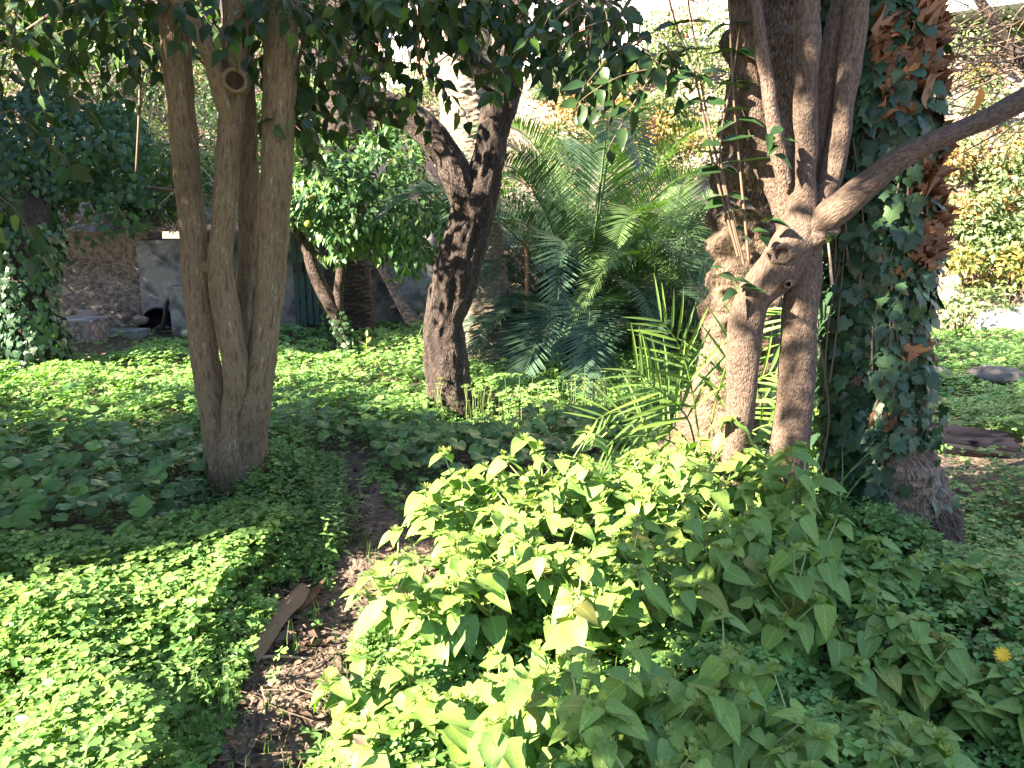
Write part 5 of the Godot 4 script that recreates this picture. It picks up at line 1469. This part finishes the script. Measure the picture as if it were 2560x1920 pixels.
	for q in [[2500, 835, 9.2, .7, .28, "pale sunlit rock at the foot of the slope by the right edge"], [2490, 960, 6.8, .55, .10, "long low kerb stone in the grass at the right edge"], [2340, 950, 6.9, .3, .08, "short low kerb stone close right of the ivy clad palm"]]:
		var rr := put("rock", rock, rm if q[0] == 2500 else surface(grain(65, .03, [[0, Color(.05, .045, .04)], [1, Color(.2, .18, .165)]], 5, 256), .95, null, Vector3.ONE * 2, 1, true), null, Transform3D(Basis.from_scale(Vector3(q[3], q[4] * 1.6, .25)), at(q[0], q[1], q[2]) * Vector3(1, 0, 1) + Vector3(0, q[4] * .5, 0)))
		tag(rr, q[5], "stone")
	var lw := thing("low_wall", "low grey wall in shade at the right edge below the slope", "wall", Vector3(6.6, 0, -9.3))
	var s2 := Shape.new()
	s2.box(Vector3(-.75, -.1, -.3), Vector3(1.6, .34, 0))
	put("body", s2.mesh(false), concrete, lw)
	# dark pots and planters among the palms
	var pm := surface(Color(.022, .022, .026), .8)
	for q in [[1296, 895, 7.3, "dark plant pot left of the reddish stake under the bushy palm"], [1480, 905, 7.4, "dark plant pot under the bushy palm"]]:
		var ps := Shape.new()
		tube(ps, [Vector3(0, -.05, 0), Vector3(0, .08, 0), Vector3(0, .15, 0), Vector3(0, .17, 0), Vector3(0, .15, 0)], [.09, .10, .12, .125, .10], 18, .05, 4, 0, true)
		tag(put("plant_pot", ps.mesh(), pm, null, Transform3D(Basis(), at(q[0], q[1], q[2]) * Vector3(1, 0, 1))), q[3], "pot")
	var pb := thing("planter_box", "long dark planter box under the bushy palm", "planter", at(1360, 895, 7.5) * Vector3(1, 0, 1))
	var s3 := Shape.new()
	s3.box(Vector3(-.25, 0, -.14), Vector3(.25, .2, .1)); put("body", s3.mesh(false), pm, pb)
	s3 = Shape.new()
	s3.box(Vector3(-.27, .2, -.16), Vector3(.27, .235, .12)); put("rim", s3.mesh(false), pm, pb)
	var stake := Shape.new()
	twig(stake, [at(1322, 905, 7.4), at(1318, 830, 7.4), at(1316, 600, 7.5)], .022, .018, 8)
	tag(put("stake", stake.mesh(), surface(Color(.33, .19, .13), .85)), "reddish wooden stake standing behind the low arching fronds", "stake")

# ---------------------------------------------------------------- plants in front
var four_leaf := []
var four_mats := []
var bud_mat: StandardMaterial3D
var stem_mat: StandardMaterial3D

func bud_mesh(sd: int) -> ArrayMesh:
	var sh := Shape.new()
	var g := RandomNumberGenerator.new(); g.seed = sd
	for k in 16:
		var a := k * 2.399
		var up := .3 + .7 * g.randf()
		blade(sh, g.randf_range(.014, .026), .009, 0, .3, -.2, 2, 0, facing(Vector3(cos(a) * .007, .003 * (k % 4), sin(a) * .007), Vector3(cos(a), up, sin(a)), Vector3(-cos(a) * .5, 1, -sin(a) * .5)), Color(1, 1, 1) * g.randf_range(.8, 1.15))
	return sh.mesh()

func shoot(o: Node3D, wood: Shape, from: Vector3, dir: Vector3, l: float, buds: Array, level: int) -> void:
	var pts := [from]
	var d := dir.normalized()
	for k in 4:
		d = (d + Vector3(0, .10, 0) + any_dir() * .12).normalized()
		pts.append(pts[-1] + d * l / 4.0)
	twig(wood, pts, .0065 if level == 0 else .0038, .0022, 5)
	var n := 3 if level == 0 else 2
	for k in n:
		var t := 4.0 * (k + 1.0) / n if level > 0 else 1.2 + 2.8 * (k + .8) / n
		t = minf(t, 3.95)
		var p: Vector3 = spline(pts, t)
		var a := rng.randf() * TAU
		var sz := rng.randf_range(.6, 1.22) * (1.0 - .28 * float(k) / n) * (1.0 if level == 0 else .8)
		for s in 2:
			var q := a + s * PI + rng.randf_range(-.3, .3)
			var ld := Vector3(cos(q), rng.randf_range(-.95, .05), sin(q)).normalized()
			var up := (Vector3.UP + Vector3(ld.x, 0, ld.z) * .6 + any_dir() * .25 + Vector3(-.1, 0, .25)).normalized()
			put("leaf", four_leaf[rng.randi() % 4], four_mats[rng.randi() % 4 if rng.randf() > .06 else 4 + rng.randi() % 2], o, facing(p + ld * .018, ld, up, sz))
		if level == 0 and k >= 1 and (k == 1 or rng.randf() < .5):
			for s in 2:
				var q := a + PI * .5 + s * PI
				shoot(o, wood, p, Vector3(cos(q), .9, sin(q)), l * rng.randf_range(.38, .55), buds, 1)
	var e: Vector3 = pts[-1]
	for k in 1 + int(rng.randf() * 1.6): buds.append(e + any_dir() * .016)
	for s in 2:
		var q := s * 3.14 + rng.randf() * 3.0
		put("leaf", four_leaf[rng.randi() % 4], four_mats[rng.randi() % 4], o, facing(e, Vector3(cos(q), rng.randf_range(-.3, .35), sin(q)), (Vector3.UP + any_dir() * .3).normalized(), rng.randf_range(.32, .55)))

func four_oclock(label: String, where: Vector3, h: float, lean: Vector3, shoots: int) -> void:
	var o := thing("flowering_plant", label, "plant", where, "leafy plants of the bright patch")
	var wood := Shape.new(); var buds := []
	for k in shoots:
		var a := k * 2.399 + rng.randf() * .6
		var tilt := .25 + .75 * float(k) / shoots
		shoot(o, wood, Vector3(cos(a), 0, sin(a)) * .03, Vector3(cos(a) * tilt, 1, sin(a) * tilt) + lean, h * rng.randf_range(.8, 1.12), buds, 0)
	put("stem", wood.mesh(), stem_mat, o)
	for k in buds.size():
		put("bud", bud_meshes[k % 3], bud_mat, o, Transform3D(Basis(Vector3.UP, k * 1.3) * rng.randf_range(.6, 1.0), buds[k]))

var bud_meshes := []

func build_front_plants() -> void:
	four_leaf = [blade_mesh(.128, .090, 2, .22, .25, 6, .015), blade_mesh(.14, .086, 2, .35, .35, 6, .02), blade_mesh(.12, .088, 2, .12, .12, 6, -.02), blade_mesh(.13, .088, 2, .38, .2, 6, .03)]
	for c in [Color(.29, .475, .12), Color(.265, .445, .115), Color(.34, .53, .125), Color(.25, .42, .125)]:
		four_mats.append(leafy(c * 1.1, .55, Color(.6, .76, .2), veins))
	for c in [Color(.44, .50, .13), Color(.36, .36, .10)]: four_mats.append(leafy(c, .6, Color(.6, .7, .2), veins))
	bud_mat = leafy(Color(.30, .38, .10), .6, Color(.8, .9, .35))
	stem_mat = leafy(Color(.24, .32, .12), .5, Color(.2, .25, .1))
	for k in 3: bud_meshes.append(bud_mesh(500 + k))
	for q in [
		["sunlit plant at the left tip of the bright patch, reaching out over the earth path", 1240, 1490, .41, Vector3(-.45, 0, 0), 6],
		["sunlit plant standing tallest at the back left of the bright patch", 1290, 1440, .42, Vector3(-.15, 0, 0), 7],
		["half shaded plant at the back of the patch in front of the lumpy palm foot", 1480, 1430, .41, Vector3(0, 0, 0), 7],
		["shaded plant at the foot of the knotted tree's thinner trunk", 1690, 1410, .44, Vector3(0, 0, 0), 7],
		["shaded plant hiding the foot of the knotted tree's thicker trunk", 1880, 1450, .46, Vector3(0, 0, 0), 7],
		["shaded plant in front of the burly palm foot", 2120, 1560, .24, Vector3(0, 0, 0), 7],
		["shaded low plant right of the burly palm foot", 2400, 1560, .18, Vector3(0, 0, 0), 6],
		["brightest low plant leaning over the right edge of the earth path", 1110, 1690, .32, Vector3(-.2, 0, 0), 6],
		["sunlit plant in the middle of the bright patch", 1230, 1640, .36, Vector3(0, 0, 0), 7],
		["plant with a shaded right half in the middle of the patch", 1450, 1650, .40, Vector3(.1, 0, 0), 7],
		["shaded broad leaved plant in the middle right of the patch", 1700, 1640, .40, Vector3(0, 0, 0), 8],
		["shaded plant right of the middle, before the knotted tree", 1930, 1660, .36, Vector3(0, 0, 0), 7],
		["shaded plant among clover at the right of the patch", 2200, 1740, .22, Vector3(0, 0, 0), 7],
		["sunlit plant at the bottom left corner of the patch where the path leaves the picture", 960, 1930, .22, Vector3(-.1, 0, 0), 6],
		["sunlit plant at the bottom of the patch with its tips in shade", 1230, 1960, .26, Vector3(0, 0, 0), 6],
		["dark shaded plant at the bottom middle close to the viewer", 1540, 2080, .36, Vector3(0, 0, 0), 6],
		["dark shaded plant at the bottom right of the middle with a pink bud", 1800, 2060, .32, Vector3(0, 0, 0), 6],
		["shaded plant with pale bracts at the bottom right among clover", 2150, 2000, .24, Vector3(0, 0, 0), 6],
		["shaded plant at the right edge under the yellow flower", 2480, 1830, .18, Vector3(0, 0, 0), 6]]:
		var g := on_ground(q[1], q[2])
		four_oclock(q[0], Vector3(g.x, garden_height(g.x, g.z) - .01, g.z), q[3], q[4], q[5])
	# yellow flowers
	var petal := surface(Color(.75, .48, .02), .6)
	for q in [[2506, 1638, 2.05, .026, "yellow daisy-like flower at the right edge above the clover"], [505, 1806, 2.28, .017, "small yellow clover flower at the right rim of the sunny clover"], [2535, 1690, 2.03, .012, "tiny half open yellow flower right of the yellow daisy-like flower"]]:
		var p := at(q[0], q[1], q[2])
		var o := thing("yellow_flower", q[4], "flower", Vector3(p.x, 0, p.z))
		var s := Shape.new()
		twig(s, [Vector3(.03, 0, -.02), Vector3(.015, p.y * .5, 0), Vector3(0, p.y, 0)], .0022, .0018, 5)
		put("stalk", s.mesh(), stem_mat, o)
		var f := Shape.new()
		var face := (EYE - p).normalized() + Vector3(0, .5, 0)
		var np := 22 if q[3] > .02 else 5
		for k in np:
			var a := k * TAU / np
			var bs := facing(Vector3.ZERO, face, Vector3.UP).basis
			var d: Vector3 = bs * Vector3(cos(a), sin(a), .25 + .3 * (k % 2))
			blade(f, q[3], q[3] * (.28 if np > 6 else .9), 3, .1, .1, 2, 0, facing(Vector3(0, p.y, 0), d, bs.z))
		put("petals", f.mesh(), petal, o)
	var pu := at(1640, 1778, 2.05)
	var ot := thing("purple_bud", "tiny purple flower bud at the bottom middle of the patch", "flower", pu)
	var fb := Shape.new()
	for k in 5: blade(fb, .012, .008, 0, .3, 0, 2, 0, facing(Vector3.ZERO, Vector3(cos(k * 1.26), .8, sin(k * 1.26)), Vector3.UP))
	put("petals", fb.mesh(), surface(Color(.25, .02, .4), .6), ot)
	# coral red flowers in the meadow
	var coral := leafy(Color(.75, .17, .10), .6, Color(.8, .3, .2))
	for q in [[447, 1037, "coral red flower left of the blue green strap leaves beside the close stems"], [471, 1030, "coral red flower close left of the foot of the close stems"], [353, 1016, "coral red flower standing alone farther left in the meadow"], [85, 1240, "reddish withered flower among the dark round leaves at left"]]:
		var g := on_ground(q[0], q[1] + 30)
		var p := at(q[0], q[1], -g.z)
		var o := thing("red_flower", q[2], "flower", Vector3(p.x, 0, p.z), "coral red flowers")
		var s := Shape.new()
		twig(s, [Vector3.ZERO, Vector3(.005, p.y * .5, 0), Vector3(0, p.y, 0)], .003, .002, 5)
		put("stalk", s.mesh(), stem_mat, o)
		var f := Shape.new()
		for k in 9: blade(f, .034, .014, 1, .2, .2, 3, 0, facing(Vector3(0, p.y, 0), Vector3(cos(k * .7), .35 + .3 * (k % 3), sin(k * .7)), Vector3.UP))
		put("petals", f.mesh(), coral, o)
	var strap := thing("strap_leaves", "few blue green strap leaves between the two coral red flowers", "plant", on_ground(459, 1065))
	for k in 5:
		var s := Shape.new()
		blade(s, .16, .016, 3, .3, .35, 4, 0, facing(Vector3.ZERO, Vector3(cos(k * 1.3) * .4, 1, sin(k * 1.3) * .4), Vector3(-cos(k * 1.3), .4, -sin(k * 1.3))))
		put("leaf", s.mesh(), leafy(Color(.09, .17, .15), .45), strap)
	# seedling with a white bud
	var sd := thing("seedling", "pale seedling with a white bud beside the slanting orange tree trunk", "plant", on_ground(918, 905))
	var sq := Shape.new()
	twig(sq, [Vector3.ZERO, Vector3(0, .12, 0), Vector3(.005, .26, 0)], .005, .003, 5)
	put("stem", sq.mesh(), stem_mat, sd)
	for k in 4: put("leaf", blade_mesh(.12, .045, 1, .3, .2, 4), leafy(Color(.30, .38, .12), .5), sd, facing(Vector3(0, .1 + .03 * k, 0), Vector3(cos(k * 1.6 + .3), .8, sin(k * 1.6 + .3)), Vector3(-cos(k * 1.6), .5, -sin(k * 1.6) + .4)))
	put("bud", blade_mesh(.07, .03, 1, 1.2, 0, 4), leafy(Color(.7, .7, .62), .6), sd, facing(Vector3(.005, .26, 0), Vector3(.05, 1, 0), Vector3(0, 0, 1)))
	# long grassy leaves that droop over the patch from the burly foot
	var gm := leafy(Color(.11, .19, .085), .45)
	for q in [["drooping tuft of long grassy leaves in front of the burly palm foot", [[2180, 1400, 2.95], 22, .55, Vector3(.9, .15, .35)]], ["tuft of long grass blades hanging out of the ivy beside the thicker trunk", [[2090, 1230, 3.05], 16, .42, Vector3(.1, 1, .5)]], ["long grassy leaves arching over the patch at the right edge", [[2330, 1420, 2.7], 16, .6, Vector3(.9, .1, .5)]]]:
		var e: Array = q[1]
		var p := at(e[0][0], e[0][1], e[0][2])
		var o := thing("grass_tuft", q[0], "grass", Vector3(p.x, p.y - .1, p.z))
		for k in e[1]:
			var s := Shape.new()
			var l: float = e[2] * rng.randf_range(.6, 1.15)
			blade(s, l, .008, 3, .3, rng.randf_range(.5, .9), 7, 0, facing(any_dir() * .04, (e[3] as Vector3) + any_dir() * .5 + Vector3(0, .35, 0), Vector3.UP + any_dir() * .2))
			put("blade", s.mesh(), gm, o)
	# feathery asparagus fern
	var fern := thing("feathery_fern", "feathery light green fern tuft left of the lumpy palm foot", "fern", on_ground(1640, 1205))
	var needle := Shape.new()
	for k in 26:
		var t := k / 26.0
		for m in 4:
			var a := m * 1.57 + k * .8
			var p := Vector3(0, .16 * t, .26 * t * (1 - .3 * t))
			blade(needle, .035 * (1.1 - t * .7), .0022, 1, .1, .1, 2, 0, facing(p, Vector3(cos(a), sin(a) * .7 + .2, .6), Vector3.UP))
	var fm := needle.mesh()
	for k in 12: put("frond", fm, leafy(Color(.15, .25, .09), .6), fern, Transform3D(Basis(Vector3.UP, k * 2.4) * Basis(Vector3.RIGHT, rng.randf_range(-.7, .2)), Vector3(0, .05 + .02 * k, 0)))
	# fallen palm sheath on the path edge
	var sh := Shape.new()
	var p0 := on_ground(630, 1680); var p1 := on_ground(762, 1500)
	var ax := p1 - p0
	var side := ax.normalized().cross(Vector3.UP)
	for k in 13:
		var t := k / 12.0
		var w := .040 * pow(sin(PI * (.12 + .80 * (1 - t))), .8) + .006
		for j in 5:
			var u := (j - 2) / 2.0
			sh.vert(p0 + ax * t + side * u * w + Vector3(0, .035 + .045 * (1.0 - u * u * .9) * (1 - t * .3) + .03 * sin(t * 3.0) + .01 * sin(u * 4 + t * 9), 0), Color.WHITE * (.85 + .15 * u * u), Vector2(u * w, ax.length() * t))
	for k in 12:
		for j in 4:
			var a := k * 5 + j
			sh.quad(a, a + 5, a + 6, a + 1)
	var shm := surface(grain(71, .05, [[0, Color(.09, .06, .045)], [.6, Color(.16, .115, .085)], [1, Color(.23, .17, .13)]], 4, 256), .85, null, Vector3(40, 2, 1))
	shm.cull_mode = BaseMaterial3D.CULL_DISABLED
	tag(put("fallen_sheath", sh.mesh(), shm), "long curled brown palm sheath lying along the left edge of the earth path", "palm sheath")
	var b2 := Shape.new()
	blade(b2, .28, .07, 1, -.6, .1, 8, .03, facing(on_ground(720, 1560) + Vector3(0, .03, 0), Vector3(.25, .18, -1), Vector3(-.5, 1, 0)))
	tag(put("fallen_sheath", b2.mesh(), dry_mats[2]), "dark red brown curled sheath behind the long palm sheath", "palm sheath")
	var yl := put("fallen_leaf", blade_mesh(.07, .042, 0, .25, .15, 5), leafy(Color(.33, .33, .05), .5), null, facing(on_ground(765, 1632) + Vector3(0, .03, 0), Vector3(1, .1, -.5), Vector3(-.1, 1, .25)))
	tag(yl, "single yellow green fallen leaf in the middle of the earth path", "leaf")
	var tw := Shape.new()
	twig(tw, [on_ground(640, 1665) + Vector3(0, .03, 0), on_ground(700, 1664) + Vector3(0, .035, 0), on_ground(780, 1663) + Vector3(0, .025, 0)], .006, .004, 6)
	tag(put("fallen_twig", tw.mesh(), pale_twig), "straight grey twig lying across the path below the palm sheath", "twig")
	tw = Shape.new()
	twig(tw, [on_ground(655, 1735) + Vector3(0, .03, 0), on_ground(666, 1800) + Vector3(0, .03, 0), on_ground(640, 1880) + Vector3(0, .03, 0), on_ground(612, 1925) + Vector3(0, .03, 0)], .0028, .0025, 5)
	tag(put("fallen_twig", tw.mesh(), pale_twig), "long thin curved stalk lying along the left edge of the path at the bottom", "twig")
	var hb := thing("pale_stubs", "few broken pale stalks sticking out of the sunny clover towards the path", "stalks", on_ground(545, 1780))
	for q in [[545, 1745, 600, 1722, .006], [545, 1765, 622, 1744, .003], [550, 1762, 586, 1756, .004], [548, 1772, 580, 1764, .004], [550, 1778, 612, 1775, .0025]]:
		var s := Shape.new()
		twig(s, [at(q[0] - 20, q[1] + 8, 2.5), at(q[0], q[1], 2.48), at(q[2], q[3], 2.42)], q[4], q[4] * .8, 6)
		put_at("stalk", s.mesh(), surface(Color(.55, .5, .42), .7), hb)
	# dark board in the grass at right
	var bp := at(2425, 1108, 4.6)
	bp.y = maxf(bp.y, .14)
	var bo := thing("dark_board", "flat dark purple board or box lid lying in the grass right of the burly palm", "board", Vector3(bp.x, bp.y, bp.z))
	bo.rotation = Vector3(.10, -.22, -.10)
	var bb := Shape.new()
	bb.box(Vector3(-.33, -.022, -.13), Vector3(.24, .004, .13))
	var lid := surface(Color(.010, .009, .014), .8)
	lid.metallic_specular = .2
	put("board", bb.mesh(false), lid, bo)
	bb = Shape.new()
	bb.box(Vector3(-.33, -.055, -.12), Vector3(.225, -.024, .12))
	put("side", bb.mesh(false), surface(Color(.012, .012, .016), .6), bo)

func _ready() -> void:
	rng.seed = 20240117
	rough_noise.seed = 5
	rough_noise.frequency = 0.01
	rough_noise.noise_type = FastNoiseLite.TYPE_SIMPLEX
	rough_noise.fractal_type = FastNoiseLite.FRACTAL_NONE
	var cam := Camera3D.new()
	cam.name = "camera"
	cam.position = EYE
	cam.rotation = Vector3(TILT, 0, 0)
	cam.fov = rad_to_deg(2.0 * atan(960.0 / FOCAL))
	cam.far = 400.0
	add_child(cam)
	cam.make_current()
	var env := Environment.new()
	var sky := Sky.new()
	var sm := ProceduralSkyMaterial.new()
	sm.sky_top_color = Color(0.52, 0.63, 0.80)
	sm.sky_horizon_color = Color(0.86, 0.90, 0.96)
	sm.sky_curve = 0.2
	sm.ground_bottom_color = Color(0.16, 0.15, 0.12)
	sm.ground_horizon_color = Color(0.5, 0.5, 0.48)
	sm.sky_energy_multiplier = 0.58
	sky.sky_material = sm
	env.sky = sky
	env.background_mode = Environment.BG_SKY
	env.tonemap_mode = Environment.TONE_MAPPER_LINEAR
	env.tonemap_exposure = 9.8
	env.sdfgi_enabled = true
	env.ssao_enabled = true
	env.ssil_enabled = true
	var we := WorldEnvironment.new()
	we.name = "environment"
	we.environment = env
	add_child(we)
	var sun := DirectionalLight3D.new()
	sun.name = "sun"
	sun.light_energy = 1.6
	sun.light_color = Color(1.0, 0.93, 0.82)
	sun.light_angular_distance = 0.5
	sun.shadow_enabled = true
	add_child(sun)
	sun.look_at_from_position(sun_dir * 40, Vector3.ZERO, Vector3.UP)
	plan_light()
	make_materials()
	for step in [build_ground, build_walls, build_house, build_left_tree, build_dark_tree, build_warm_tree, build_palm_trunks, build_orange_tree, build_young_palms, build_ivy, build_hill_plants, build_cover, build_front_plants, build_grove]:
		var t0 := Time.get_ticks_msec()
		step.call()
		print(step.get_method(), " ", Time.get_ticks_msec() - t0, " ms")
